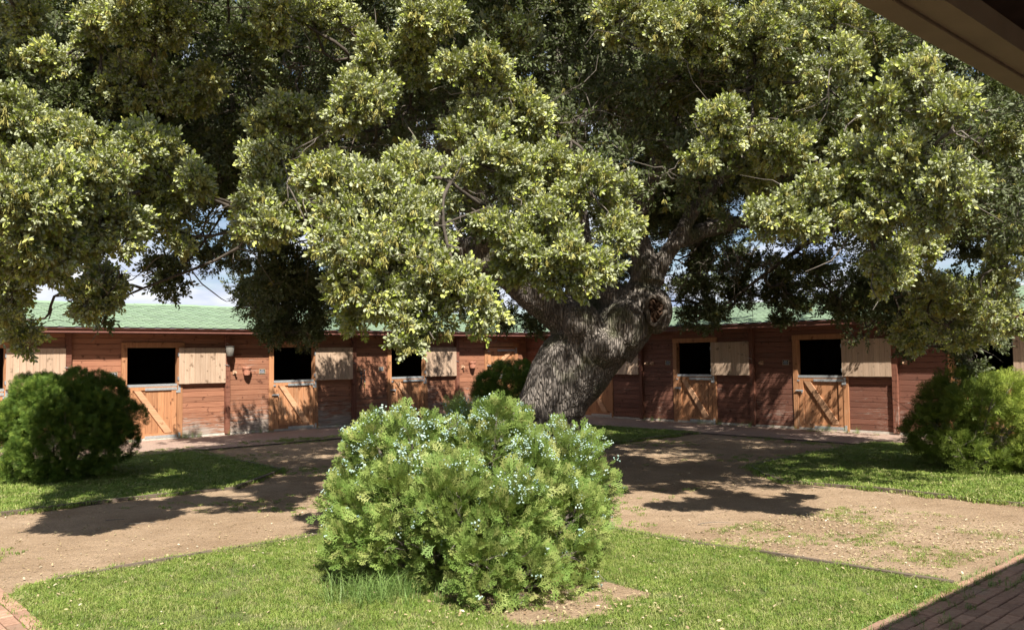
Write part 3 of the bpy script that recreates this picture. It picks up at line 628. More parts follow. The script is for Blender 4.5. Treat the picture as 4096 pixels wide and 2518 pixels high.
pm2('roof_panel', [(-.05, hq+.062), (2.9, hq+.80), (2.9, hq+.85), (-.05, hq+.10)], MT['dark']); pm2('beam', [(-.06, hq), (.04, hq), (.04, hq+.06), (-.06, hq+.06)], MT['beam'])
# ================================================================== HOLM OAK
oak_base = at(2226, 1850, 14.6); oak_base.z = 0
oak = empty('holm_oak', oak_base, 0, label='huge old holm oak with a leaning furrowed trunk and catkin laden crown over the yard', cat='tree')
OB = Vector(oak_base)
def W3(px, py, Y, r): return (at(px, py, Y)-OB, r)
limbs = [
 [(Vector((.03, .05, -.15)), .62), (Vector((.0, 0, .12)), .46), W3(2222, 1790, 14.6, .40), W3(2224, 1739, 14.6, .43), W3(2203, 1660, 14.6, .56), W3(2232, 1560, 14.6, .59), W3(2303, 1460, 14.6, .65), W3(2350, 1400, 14.6, .63), W3(2395, 1345, 14.7, .62)],
 [W3(2350, 1340, 14.7, .45), W3(2235, 1250, 14.6, .33), W3(2100, 1150, 14.5, .28), W3(2000, 1050, 14.3, .26), W3(1950, 960, 14.0, .2), W3(1900, 800, 13.5, .19), W3(1780, 560, 12.5, .13)],
 [W3(2430, 1370, 14.6, .55), W3(2540, 1240, 14.5, .42), W3(2590, 1130, 14.5, .33), W3(2562, 1000, 14.6, .19), W3(2540, 880, 14.8, .17), W3(2600, 720, 14.8, .15), W3(2690, 500, 14.8, .14), W3(2750, 250, 14.2, .10)],
 [W3(2580, 1150, 14.5, .26), W3(2660, 1030, 14.5, .15), W3(2725, 925, 14.6, .12), W3(2780, 830, 14.8, .10), W3(2900, 700, 15.2, .09), W3(3120, 520, 15.6, .10)],
 [W3(2400, 1320, 14.9, .45), W3(2330, 1120, 15.4, .31), W3(2290, 800, 15.6, .25), W3(2250, 400, 15.5, .19), W3(2262, 60, 15.2, .14)],
 [W3(1985, 1060, 14.3, .22), W3(1700, 900, 14.8, .15), W3(1300, 700, 15.0, .12), W3(800, 560, 14.6, .08)],
 [W3(2700, 960, 14.6, .16), W3(2950, 890, 15.6, .10), W3(3300, 925, 16.2, .08), W3(3600, 820, 16.2, .05)]]
tb = MB()
def resamp(lb, k=4):
    out = []
    n = len(lb)
    for i in range(n-1):
        p0 = lb[max(i-1, 0)]; p1 = lb[i]; p2 = lb[i+1]; p3 = lb[min(i+2, n-1)]
        for j in range(k):
            t = j/k; f = lambda a, b, c, d: .5*((2*b)+(c-a)*t+(2*a-5*b+4*c-d)*t*t+(3*b-a-3*c+d)*t**3)
            out.append((f(p0[0], p1[0], p2[0], p3[0]), max(.01, f(p0[1], p1[1], p2[1], p3[1]))))
    out.append(lb[-1]); return out
def ico(mb, c, r, sub=3):
    bm = bmesh.new(); bmesh.ops.create_icosphere(bm, subdivisions=sub, radius=1); bm.verts.ensure_lookup_table()
    mb.add([(c[0]+v.co.x*r[0], c[1]+v.co.y*r[1], c[2]+v.co.z*r[2]) for v in bm.verts], [tuple(v.index for v in f.verts) for f in bm.faces]); bm.free()
for lb in limbs:
    rs = resamp(lb); tb.tube([p for p, r in rs], [r for p, r in rs], 14)
def rot3(p): return p
for px, py, Y, r in ((2328, 1292, 14.15, (.31, .31, .36)), (2404, 1388, 14.2, (.40, .36, .36)), (2500, 1300, 14.2, (.36, .3, .42)), (2622, 1235, 14.3, (.27, .30, .40)), (2120, 1650, 14.5, (.24, .3, .45)),
                     (1955, 1030, 14.2, (.24, .24, .26)), (2060, 1080, 14.2, (.2, .2, .2)), (2460, 1200, 14.6, (.3, .3, .3))):
    ico(tb, at(px, py, Y)-OB, r)
for k in range(6):
    a = k*1.05+.3; tb.tube([(.25*math.cos(a), .25*math.sin(a), .35), (.5*math.cos(a), .5*math.sin(a), .05), (.8*math.cos(a), .8*math.sin(a), -.1)], [.2, .15, .07], 8)
to = link('trunk', tb.mesh('trunk', MT['bark']), oak); md = to.modifiers.new('r', 'REMESH'); md.mode = 'VOXEL'; md.voxel_size = .03; md = to.modifiers.new('s', 'SMOOTH'); md.iterations = 5
bpy.context.view_layer.update(); dg = bpy.context.evaluated_depsgraph_get(); me = bpy.data.meshes.new_from_object(to.evaluated_get(dg)); to.modifiers.clear(); to.data = me
n = len(me.vertices); co = np.empty(n*3, np.float32); me.vertices.foreach_get('co', co); co = co.reshape(-1, 3); no = np.empty(n*3, np.float32); me.vertex_normals.foreach_get('vector', no); no = no.reshape(-1, 3)
dsp = np.empty(n, np.float32)
for i in range(n):
    x, y, z = map(float, co[i]); xr = x-.35*z
    rdg = 1-abs(mnoise.noise(Vector((xr*9, y*9, z*1.6))))*2.2; big = mnoise.noise(Vector((x*1.8, y*1.8, z*1.2)))
    dsp[i] = .016*rdg+.045*big+.010*mnoise.noise(Vector((x*22, y*22, z*8)))
co += no*dsp[:, None]; me.vertices.foreach_set('co', co.ravel()); me.polygons.foreach_set('use_smooth', [True]*len(me.polygons)); me.update()
# rotten hollow of the cut limb
hc = at(2622, 1240, 13.98)-OB; hm = MB()
for rr, y, zz in ((.0, 0, 0),): pass
ring = []
for k in range(18):
    t = 2*math.pi*k/18; r = 1+.12*math.sin(3*t+1); ring.append((hc.x+.15*r*math.cos(t), hc.y+.01*math.sin(5*t), hc.z+.23*r*math.sin(t)))
mb = MB().tube(ring+[ring[0]], .036, 8); part('hollow_rim', mb, MT['bough'], oak, smooth=True)
mb = MB(); prof = [(1.0, 0), (.85, .05), (.5, .03), (.3, -.03), (0, -.02)]; vs = []; n = 18
for f_, dy_ in prof:
    for k in range(n):
        t = 2*math.pi*k/n; vs.append((hc.x+.16*f_*math.cos(t), hc.y-.012+dy_*.4+.03*math.sin(7*t+f_*9)*(f_ > 0), hc.z+.25*f_*math.sin(t)))
mb.add(vs, [(i*n+k, i*n+(k+1) % n, (i+1)*n+(k+1) % n, (i+1)*n+k) for i in range(len(prof)-1) for k in range(n)]); part('hollow', mb, MT['hollow'], oak)
# foliage prototypes: short leafy sprigs along +X
def leafquad(mb, base, d, up, l, w, mi=0):
    d = d.normalized(); s = d.cross(up); s = s.normalized() if s.length > 1e-4 else Vector((0, 1, 0)); nrm = s.cross(d)
    p = [base, base+d*l*.42+s*w*.5+nrm*w*.10, base+d*l*.80+s*w*.36+nrm*w*.05, base+d*l, base+d*l*.80-s*w*.36+nrm*w*.05, base+d*l*.42-s*w*.5+nrm*w*.10, base+d*l*.5-nrm*w*.06]
    mb.add(p, [(0, 1, 2, 6), (6, 2, 3), (0, 6, 4, 5), (6, 3, 4)], mi)
def sprig(name, nl, ln, L_, W_, mats, spread=.9, seed=0):
    R = random.Random(seed); mb = MB(); mb.tube([(0, 0, 0), (ln*.5, R.uniform(-.01, .01), R.uniform(-.01, .01)), (ln, R.uniform(-.02, .02), R.uniform(-.02, .02))], [.0028, .002, .001], 3, 1, False)
    for i in range(nl):
        t = (.15+.85*i/(nl-1)); a = i*2.4+R.uniform(-.4, .4); base = Vector((ln*t, 0, 0))
        rd = Vector((0, math.cos(a), math.sin(a))); d = Vector((R.uniform(.3, .9), 0, 0))+rd*spread*R.uniform(.6, 1.1)
        if i > nl-3: d = Vector((1, R.uniform(-.5, .5), R.uniform(-.5, .5)))
        upv = (Vector((R.uniform(-.6, .1), 0, 0))+rd*-.3+Vector((0, R.uniform(-.7, .7), R.uniform(-.7, .7))))
        k = R.uniform(.65, 1.15); leafquad(mb, base+rd*.004, d, upv, L_*k, W_*k)
    return proto(name, mb, mats)
SP = [sprig('oak sprig', 17, .13, .043, .0245, [MT['leaf'], MT['twig']], seed=i) for i in range(6)]
SD = [sprig('shade darkened oak sprig', 13, .15, .046, .024, [MT['leafd'], MT['twig']], seed=20+i) for i in range(5)]
def catk(seed):
    R = random.Random(seed); mb = MB()
    for k in range(12):
        y, z = R.uniform(-.022, .022), R.uniform(-.022, .022); l = R.uniform(.03, .06); p = Vector((0, y*.3, z*.3)); q_ = []; n = 5
        for i in range(n+1):
            t = i/n; q_.append(Vector((l*t, y*(.3+.9*t)+R.uniform(-.002, .002), z*(.3+.9*t)+R.uniform(-.002, .002))))
        mb.tube(q_, [.0012, .003, .0022, .003, .0022, .001], 3, 0, False)
    return proto('catkin tassel', mb, MT['catkin'])
CK = [catk(i) for i in range(4)]
# boughs: (px, py, rx, ry, Y)  read off the photograph and given real depth
LOBES = [(120, 480, 230, 170, 7.5), (430, 560, 200, 130, 7.9), (70, 760, 260, 180, 7.1), (340, 700, 200, 150, 7.5), (620, 640, 190, 130, 8.1), (120, 960, 190, 160, 7.3), (400, 900, 170, 120, 7.7), (720, 720, 140, 90, 8.3),
 (250, 1030, 120, 80, 7.7), (450, 1120, 90, 110, 8.8), (640, 880, 130, 70, 8.6), (50, 1190, 110, 120, 8.0), (1130, 500, 170, 110, 8.8), (760, 330, 190, 110, 9.3), (1110, 600, 130, 110, 8.6), (1070, 790, 130, 120, 8.4), (1060, 900, 130, 60, 8.1),
 (340, 1200, 45, 75, 8.6), (240, 240, 130, 60, 8.8), (600, 120, 200, 110, 8.4), (330, 90, 160, 70, 8.6),
 (1430, 380, 140, 150, 8.3), (1580, 250, 170, 130, 8.7), (1900, 320, 130, 130, 8.2), (2090, 440, 130, 90, 8.5), (1990, 540, 230, 90, 8.5), (1380, 740, 200, 130, 7.4), (1700, 700, 170, 130, 7.8), (1960, 680, 170, 130, 8.0), (2180, 690, 120, 110, 8.3),
 (1500, 930, 240, 170, 7.2), (1760, 900, 170, 130, 7.6), (1560, 1120, 220, 150, 7.1), (1800, 1140, 130, 110, 7.1), (1640, 1265, 75, 50, 7.0), (1440, 1180, 120, 110, 7.3), (1880, 1190, 70, 60, 7.0), (2080, 880, 170, 120, 7.9), (2330, 760, 120, 110, 8.2), (2450, 930, 100, 70, 8.2), (2240, 1000, 180, 100, 7.9),
 (2440, 1050, 100, 55, 8.0), (2480, 800, 70, 80, 8.3), (2230, 1110, 160, 60, 8.0), (2120, 1060, 130, 90, 8.0),
 (1150, 60, 140, 100, 8.4), (1650, 70, 180, 90, 8.2), (1350, 60, 110, 90, 8.8), (2480, 80, 140, 110, 8.6), (2750, 110, 190, 110, 8.4), (3020, 160, 200, 120, 8.6), (3320, 90, 150, 90, 8.6), (2050, 120, 130, 90, 9.6), (3350, 240, 110, 90, 8.2),
 (3700, 320, 150, 80, 7.4), (3600, 440, 150, 80, 7.5), (3810, 460, 100, 80, 7.3), (3640, 640, 200, 100, 7.6), (3850, 700, 110, 100, 7.3), (3350, 760, 190, 90, 8.0), (3130, 600, 150, 90, 8.6), (2930, 500, 160, 90, 8.4), (2800, 600, 100, 60, 8.3), (3200, 850, 110, 80, 7.9),
 (3100, 860, 80, 60, 7.9), (3560, 840, 170, 80, 7.8), (3720, 850, 110, 90, 7.5), (3650, 990, 110, 80, 8.6), (3560, 1070, 80, 70, 8.4), (3430, 640, 130, 90, 8.3), (2780, 300, 160, 120, 9.8), (3080, 380, 170, 110, 9.0), (3500, 150, 130, 90, 9.2), (3960, 560, 90, 120, 9.5),
 (3950, 1230, 120, 130, 11.5), (4030, 1060, 90, 110, 11.5), (3740, 1180, 130, 110, 12.0), (3800, 1330, 110, 60, 11.8), (4080, 1330, 60, 60, 11.5), (3640, 1340, 70, 80, 12.5), (3760, 900, 150, 100, 11), (2900, 330, 130, 90, 9.6), (3180, 480, 130, 90, 9.4), (2650, 330, 120, 100, 10), (3420, 430, 130, 90, 9.2), (2620, 560, 90, 90, 10), (3000, 700, 130, 80, 9.6), (500, 330, 150, 110, 9), (80, 100, 150, 90, 9), (60, 250, 110, 70, 9), (1240, 480, 100, 90, 9.5), (1000, 200, 120, 90, 10), (2250, 560, 130, 90, 9.4)]
pts = []; dirs = []; scl = []; cks = []; tw = MB(); branch_list = []
def lobe(c, r, n, inner=.45, sc=1.0, ck=.34):
    nsub = max(5, int(n/45)); u = unit(nsub); u[:, 2] = u[:, 2]*.9; sub = c+u*r*rng.uniform(.45, .92, (nsub, 1)); k = rng.integers(0, nsub, n)
    sr = np.mean(r)*rng.uniform(.22, .42, nsub)
    w = unit(n)*(rng.uniform(.2, 1, (n, 1))**.5); p = sub[k]+w*sr[k][:, None]*np.array([1, 1, .85])
    d = (p-c)/r; d = d*.7+w*.6+rng.normal(size=(n, 3))*.35+np.array([0, -.15, .12])
    pts.append(p); dirs.append(d); scl.append(rng.uniform(.75, 1.2, n)*sc)
    m_ = int(n*ck); q = p[:m_]+(p[:m_]-c)/np.linalg.norm(p[:m_]-c, axis=1, keepdims=True)*.07+np.array([0, -.02, 0]); cks.append(q)
    return sub
for i, (px, py, rx, ry, Y) in enumerate(LOBES):
    c = np.array(at(px, py, Y)); k = Y/FPX; r = np.array([rx*k*.95, (rx+ry)*.5*k*.9, ry*k*.95]); area = math.pi*r[0]*r[2]
    n = int(area*(1400 if Y < 10 else 1000)); sub = lobe(c, r, n)
    branch_list.append((Vector(c), sub))
# the crown goes on above the picture: overhanging boughs that shade the hollows
for k in range(40):
    if k in (23, 25, 29, 32): continue
    c = np.array([-5.3+9.3*(k+.5)/40+random.gauss(0, .3), random.uniform(7.6, 9.8), random.uniform(5.5, 7.6)])
    if proj(c)[1] > -160: c[2] += .8
    rr = random.uniform(.45, .72); sub = lobe(c, np.array([rr, rr, rr*.7]), int(300*rr/.5)); branch_list.append((Vector(c), sub[:4]))
for c in ((-3.3, 6.9, 5.3), (-2.5, 6.6, 5.2), (-1.9, 7.2, 5.6)):  # unseen boughs added to throw dappled shade on the left grit
    sub = lobe(np.array(c), np.array([.42, .42, .3]), 260); branch_list.append((Vector(c), sub[:4]))
# thin drooping strands under the lobes' lower edges
for px, py, Y in ((110, 1345, 8.4), (60, 1290, 8.6), (700, 960, 8.6), (1650, 1345, 7.0), (1760, 1260, 7.1), (1930, 1230, 7.0), (1440, 1290, 7.4), (3560, 1130, 8.4), (3050, 900, 8.0)):
    c = np.array(at(px, py, Y)); lobe(c, np.array([.09, .09, .16]), 60)
npf = np.concatenate(pts); ndf = np.concatenate(dirs); nsf = np.concatenate(scl); nck = np.concatenate(cks)
print('front sprigs', len(npf), 'catkins', len(nck))
def scat(name, protos, P, D, S, parent, off):
    return scatter(name, protos, P-np.array(off), eul(D, rng.uniform(0, 6.28, len(P))), S, parent)
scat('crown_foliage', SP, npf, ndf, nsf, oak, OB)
dn = np.tile([0, 0, -1.0], (len(nck), 1))+rng.normal(size=(len(nck), 3))*.12
scat('catkins', CK, nck, dn, rng.uniform(.8, 1.5, len(nck)), oak, OB)
# darker outer shell and back of the crown
pts.clear(); dirs.clear(); scl.clear(); cks.clear()
DC = np.array([1.3, 15.0, 3.0]); nclump = 0; tries = 0; LIM = [(-400, 1200), (250, 1200), (300, 1090), (480, 1090), (560, 1040), (920, 1010), (990, 1280), (1330, 1300), (1450, 1150), (1900, 1250), (2100, 1290), (2600, 1200), (2900, 1190), (3050, 1130), (3300, 1190), (3520, 1230), (3600, 1400), (4500, 1450)]
HOLES = [(430, 690, 50, 20), (2690, 1000, 30, 60), (3050, 1090, 45, 90), (3330, 960, 70, 35), (3060, 960, 50, 50), (2750, 1130, 60, 50), (2960, 1180, 50, 40), (3420, 1110, 60, 30), (4060, 800, 20, 60), (700, 1110, 250, 90), (330, 1170, 45, 60), (1250, 960, 60, 60), (3230, 1000, 60, 40), (2860, 1060, 40, 40)]
centers = []
while nclump < 760 and tries < 20000:
    tries += 1; u = unit(1)[0]; u[2] = abs(u[2])*1.0; rr = random.uniform(.5, 1.0)**.5
    c = DC+u*np.array([8.3 if u[0] < 0 else 7.3, 8.2, 6.4 if u[0] < 0 else 5.8])*rr; c[2] -= random.uniform(0, 1.6)*(rr > .7)
    if c[2] < 2.3: continue
    x, y = proj(c)
    lim = np.interp(x, [p[0] for p in LIM], [p[1] for p in LIM])+random.uniform(-70, 40) if c[1] > 15.5 else 900+random.uniform(-80, 30)
    if y > lim: continue
    if 2000 < x < 2720 and y > 700 and c[1] < 15.2 and c[2] < 5.2: continue
    if any(((x-h[0])/(h[2]+30))**2+((y-h[1])/(h[3]+40))**2 < 1 for h in HOLES): continue
    if c[1] < 8.8 and y > -150: continue
    r = random.uniform(.42, .75); n = int(75*r/.5) if c[1] < 17 else int(65*r/.5)
    sub = lobe(c, np.array([r, r, r*.8]), n, sc=1.45 if c[1] > 11 else 1.2, ck=.07); nclump += 1; centers.append(c)
    if random.random() < .35: branch_list.append((Vector(c), sub[:5]))
# hanging curtains at the back, over the roofs
for px, py, rx, ry, Y in ((2560, 830, 110, 110, 17.5), (2720, 760, 130, 110, 17.5), (2850, 860, 120, 90, 17.5), (2640, 640, 120, 110, 16.8), (3850, 200, 120, 110, 10.5), (4000, 380, 110, 120, 11.5), (3700, 100, 130, 100, 10.5), (880, 50, 170, 130, 11), (1000, 150, 150, 110, 11.5), (700, 100, 150, 110, 11), (40, 60, 170, 140, 10.5), (100, 330, 200, 150, 9.3), (350, 450, 200, 150, 9.3), (120, 620, 200, 150, 9.0), (380, 780, 160, 120, 9.2), (130, 900, 180, 120, 9.0), (600, 560, 150, 120, 9.6), (200, 500, 220, 160, 10.2), (150, 180, 200, 120, 10), (420, 200, 160, 100, 10.5), (650, 350, 150, 130, 11), (3300, 560, 170, 130, 10.5), (3600, 560, 160, 120, 10), (2900, 450, 200, 120, 11), (2500, 350, 150, 140, 12), (250, 60, 170, 120, 11), (480, 40, 170, 120, 11.5), (80, 260, 170, 120, 11), (330, 300, 160, 120, 11.5), (560, 250, 170, 140, 12), (60, 460, 150, 140, 11), (600, 450, 170, 120, 12), (250, 640, 180, 130, 11), (60, 900, 120, 160, 10.5), (300, 900, 160, 120, 11), (560, 800, 140, 90, 12), (850, 700, 160, 110, 12), (3950, 500, 110, 150, 13), (3700, 560, 160, 120, 12), (4000, 700, 90, 120, 14), (3450, 500, 160, 140, 12), (1150, 1250, 150, 100, 17.5), (1050, 1150, 110, 90, 17.5), (1180, 1330, 120, 50, 17), (1290, 1180, 90, 110, 17.5), (1120, 1080, 140, 90, 16.5), (880, 1060, 80, 60, 15), (700, 1010, 130, 50, 14), (640, 1090, 60, 60, 12), (690, 1140, 40, 40, 12), (400, 1230, 35, 45, 9.2), (40, 1290, 50, 80, 9),
                          (2000, 1290, 60, 60, 18), (2130, 1300, 50, 50, 18), (2760, 1200, 90, 110, 17), (2850, 1260, 50, 70, 16.5), (2950, 1210, 70, 60, 17), (3120, 1150, 90, 90, 17), (3150, 1230, 80, 60, 16.5), (3300, 1230, 55, 60, 16), (3400, 1180, 90, 80, 15.5), (3450, 1220, 45, 60, 15), (3000, 1060, 100, 60, 17), (2820, 1020, 120, 60, 17.5), (3240, 1080, 90, 60, 16),
                          (3620, 1250, 120, 130, 14), (3850, 1200, 200, 130, 14), (3900, 1370, 90, 45, 13), (3880, 1430, 30, 35, 12.8), (3680, 1380, 60, 50, 13.5), (4080, 950, 60, 160, 13), (3930, 900, 130, 150, 12), (3960, 420, 110, 120, 12), (2760, 1120, 50, 40, 18)):
    c = np.array(at(px, py, Y)); k = Y/FPX; r = np.array([rx*k, (rx+ry)*.5*k, ry*k]); n = int(math.pi*r[0]*r[2]*(760 if Y < 13 else 560))+20
    sub = lobe(c, r, n, sc=1.2, ck=.08); branch_list.append((Vector(c), sub[:6]))
npb = np.concatenate(pts); ndb = np.concatenate(dirs); nsb = np.concatenate(scl); nck = np.concatenate(cks)
print('back sprigs', len(npb))
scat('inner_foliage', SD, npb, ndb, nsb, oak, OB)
dn = np.tile([0, 0, -1.0], (len(nck), 1))+rng.normal(size=(len(nck), 3))*.12
scat('inner_catkins', CK, nck, dn, rng.uniform(.9, 1.6, len(nck)), oak, OB)
# boughs and twigs
lp = [OB+p for lb in limbs for p, r in resamp(lb, 3)[6:]]
lr = [r for lb in limbs for p, r in resamp(lb, 3)[6:]]
def wig(a, b, n, amp, sag=0.0):
    g_ = lambda: Vector((random.gauss(0, 1), random.gauss(0, 1), random.gauss(0, 1)))
    o1, o2, o3 = g_()*amp, g_()*amp*.5, g_()*amp*.22; out = []
    for i in range(n+1):
        t = i/n; out.append(a.lerp(b, t)+o1*math.sin(math.pi*t)+o2*math.sin(2*math.pi*t)+o3*math.sin(3*math.pi*t)+Vector((0, 0, sag*math.sin(math.pi*t))))
    return out
tc_ = OB+Vector((.4, 0, 3.2)); nodes = [(p, rr_) for p, rr_ in zip(lp, lr) if p.z > 2.4]
branch_list.sort(key=lambda t: (t[0]-tc_).length)
for c, sub in branch_list:
    best = min(nodes, key=lambda q: (q[0]-c).length+(.5 if q[0].y < c.y-.4 else 0)+(.6 if q[1] > .2 else 0)+(.8 if q[1] < .016 else 0))
    a = best[0]; r0_ = min(best[1]*.6, .02+.010*(a-c).length); dist_ = (a-c).length
    ps = wig(a, c, 9, .05+.07*dist_, -.03*dist_); rd = [r0_*(1-i/9.0)**.7+.009 for i in range(10)]
    nodes += [(ps[i], max(rd[i], .012)) for i in (3, 5, 7, 9)]
    mainp = ps; bx_, by_ = proj(c)
    if not (2380 < bx_ < 2760 and by_ > 980): part('branch', MB().tube([p-OB for p in ps], rd, 6), MT['bough'], oak, smooth=True)
    for s in sub:
        s = Vector(s); ps = wig(c, s, 4, .04); tw.tube([p-OB for p in ps], [.007, .006, .005, .0035, .002], 4, 0, False)
    for k in range(3):
        i = random.randint(3, 8); p = mainp[i]; q_ = p+Vector((random.gauss(0, .35), random.gauss(0, .35), random.gauss(0, .28)-.05)); tw.tube([x-OB for x in wig(p, q_, 5, .07)], [.008, .007, .006, .005, .0035, .002], 4, 0, False)
for px, py, rx, ry, Y in ((2330, 300, 200, 160, 12), (2400, 420, 200, 120, 13), (950, 250, 120, 200, 11), (2250, 250, 120, 220, 13), (1100, 200, 140, 180, 12), (2700, 450, 200, 200, 13), (3050, 1000, 250, 150, 16.5), (1750, 550, 150, 80, 9.5), (2100, 600, 160, 100, 9.3), (1250, 640, 120, 100, 9.5), (2900, 1050, 200, 140, 16.5)):
    for k in range(26):
        p = at(px+random.gauss(0, rx*.5), py+random.gauss(0, ry*.5), Y+random.gauss(0, .5)); q_ = p+Vector((random.gauss(0, .45), random.gauss(0, .3), random.gauss(-.25, .35)))
        n5 = wig(p, q_, 6, .08); tw.tube([x-OB for x in n5], [.009, .008, .007, .006, .005, .0035, .002], 4, 0, False)
        for j in range(2):
            a_ = n5[random.randint(1, 5)]; b_ = a_+Vector((random.gauss(0, .2), random.gauss(0, .15), random.gauss(-.1, .18))); tw.tube([x-OB for x in wig(a_, b_, 4, .03)], [.007, .006, .004, .003, .0015], 3, 0, False)
tag(part('twigs', tw, MT['twig'], oak), kind='stuff')
# ================================================================== SHRUBS
def spray(name, m_, l=.11, seed=0, dens=9, wv=.0035, flat=.15, fr=.55):
    R = random.Random(seed); mb = MB()
    def blade(p, d, l, w):
        s = d.cross(Vector((0, 0, 1))).normalized()*w*.5; a = p+d*l; mb.add([p-s*.6, p+s*.6, p+d*l*.6+s, a, p+d*l*.6-s], [(0, 1, 2, 3, 4)])
    blade(Vector((0, 0, 0)), Vector((1, 0, 0)), l, wv)
    for i in range(dens):
        t = .12+.8*i/dens; sd = 1 if i % 2 else -1; a = sd*R.uniform(.5, .85); d = Vector((math.cos(a), math.sin(a), R.uniform(-flat, flat))).normalized(); p = Vector((l*t, 0, 0)); ll = l*fr*(1.1-t)*R.uniform(.8, 1.2)+.01
        blade(p, d, ll, wv)
        for j in range(3):
            u_ = .3+.24*j; sj = 1 if j % 2 else -1; a2 = a+sj*R.uniform(.45, .75); d2 = Vector((math.cos(a2), math.sin(a2), R.uniform(-flat, flat))).normalized(); blade(p+d*ll*u_, d2, ll*.45*(1.2-u_)+.006, wv)
    return proto(name, mb, m_)
TS = [spray('thuja spray', MT['thuja'], .105, i, 7, .0052, .08, .62) for i in range(4)]
TD = [spray('dense thuja spray', MT['thujad'], .11, 10+i, 7, .0045, .5) for i in range(4)]
TJ = [spray('juniper spray', MT['jun'], .12, 20+i, 7, .0045, .5) for i in range(4)]
TL = [spray('lime juniper spray', MT['junl'], .12, 30+i, 7, .0045, .5) for i in range(4)]
def conem(seed):
    R = random.Random(seed); mb = MB()
    for k in range(7):
        c = Vector((R.uniform(0, .055), R.uniform(-.022, .022), R.uniform(-.022, .022))); bm = bmesh.new(); bmesh.ops.create_icosphere(bm, subdivisions=1, radius=1)
        r = R.uniform(.005, .0075); mb.add([c+v.co*r*(1+.25*R.random()) for v in bm.verts], [tuple(v.index for v in f.verts) for f in bm.faces]); bm.free()
    return proto('cone cluster', mb, MT['cone'])
CN = [conem(i) for i in range(4)]
def shrub(name, label, cat, blobs, protos, dens, base, sc=(.8, 1.25), dirf=None, group=None, stems=8, protos2=None, sel2=None, cones=None, inner=.72, stemr=.02, jit=.35, lf=5, la=.16, hole=None):
    root = empty(name, base, 0, label=label, cat=cat, group=group); P = []; D = []; base = Vector(base); C = np.array([b[0] for b in blobs]); RR = np.array([b[1] for b in blobs])
    for (c, r) in blobs:
        c = np.array(c); n = int(dens*4*math.pi*r*r); u = unit(n); rad = rng.uniform(inner, 1.04, (n, 1)); lump = np.array([mnoise.noise(Vector((q*r*lf+c).tolist()))*la for q in u])[:, None]
        p = c+u*r*(rad+lump); keep = p[:, 2] > .02
        for cc, r2 in zip(C, RR):
            if np.allclose(cc, c): continue
            keep &= ~(np.linalg.norm(p-cc, axis=1) < r2*.80)
        if hole is not None: keep &= np.array([mnoise.noise(Vector((q*5.5+7).tolist())) > hole+max(0, .5-q[2])*.25 for q in p]) | (rng.random(n) < .12)
        p = p[keep]; u = u[keep]; P.append(p); D.append(u+rng.normal(size=u.shape)*jit+(dirf if dirf is not None else np.array([0, 0, .25])))
    P = np.concatenate(P); D = np.concatenate(D); S = rng.uniform(*sc, len(P))
    if protos2 is not None:
        k = sel2(P); scat('foliage', protos, P[~k], D[~k], S[~k], root, base); scat('pale_foliage', protos2, P[k], D[k], S[k], root, base)
    else: scat('foliage', protos, P, D, S, root, base)
    if cones is not None:
        prob = cones(P, D); k = rng.random(len(P)) < prob; q = P[k]+D[k]/np.linalg.norm(D[k], axis=1, keepdims=True)*.06
        scat('seed_cones', CN, q, D[k]+rng.normal(size=q.shape)*.5, rng.uniform(.8, 1.25, len(q)), root, base)
    sb = MB()
    for i in range(stems):
        c, r = blobs[random.randrange(len(blobs))]; b0 = Vector((random.gauss(0, .07), random.gauss(0, .07), -.02)); e_ = Vector(c)-base; mid = b0.lerp(e_, .5)+Vector((random.gauss(0, .05), random.gauss(0, .05), -.02))
        pp = [b0, mid, e_, e_+(e_-mid)*.35*r/.3]; sb.tube([p for p, _ in resamp([(p, .01) for p in pp], 3)], [stemr*(1-j/10)+.003 for j in range(10)], 6)
        for k in range(5):
            a_ = mid.lerp(e_, random.random()); b_ = a_+Vector((random.gauss(0, .3), random.gauss(-.05, .3), random.gauss(.1, .22)))*r/.3; sb.tube(wig(a_, b_, 5, .03), [.006, .005, .005, .004, .003, .002], 4)
    part('stems', sb, MT['twig'], root); return root
# near arborvitae with seed cones
bl = [(1420, 1990, 150, 7.1), (1400, 2150, 110, 6.8), (1510, 1800, 150, 7.2), (1640, 1770, 140, 7.0), (1770, 1800, 130, 7.3), (1960, 1790, 140, 7.2), (1990, 1670, 85, 7.2), (2060, 1650, 50, 7.25), (2120, 1860, 130, 7.1), (2240, 1980, 125, 7.0), (2310, 2070, 125, 6.9), (2300, 2200, 120, 6.8),
      (1600, 1990, 180, 6.7), (1820, 2010, 190, 6.55), (2050, 2040, 180, 6.55), (1930, 2230, 160, 6.3), (2120, 2280, 150, 6.35), (1730, 2200, 130, 6.6), (2200, 2320, 110, 6.5), (1560, 2140, 120, 6.7), (1960, 2330, 100, 6.25), (2300, 2300, 90, 6.7), (1450, 2210, 80, 6.8), (2370, 2000, 60, 7.0)]
BL = [(tuple(at(1855+(px-1855)*.96, py+14, Y)), r*.87*Y/FPX) for px, py, r, Y in bl]
BL += [((-.9, 7.6, .65), .5), ((-.3, 7.8, .8), .55), ((.35, 7.7, .65), .5), ((-.35, 7.3, .4), .4)]
def cfun(P, D):
    k = np.clip((P[:, 2]-.5)/.8, 0, 1)*.55+np.clip(P[:, 0]*.1, 0, .1)+.015; nz = np.array([mnoise.noise(Vector((p*4.5).tolist())) for p in P]); return k*.62*np.clip(.5+nz*2.8, 0, 2)
shrub('arborvitae_shrub', 'large bright green arborvitae with clusters of whitish blue seed cones in the near lawn', 'shrub', BL, TS, 1150, (-.3, 7.1, .012), (.75, 1.25), np.array([0, -.05, .38]), cones=cfun, stems=22, inner=.55, lf=9, la=.34, hole=-.09, jit=.42)
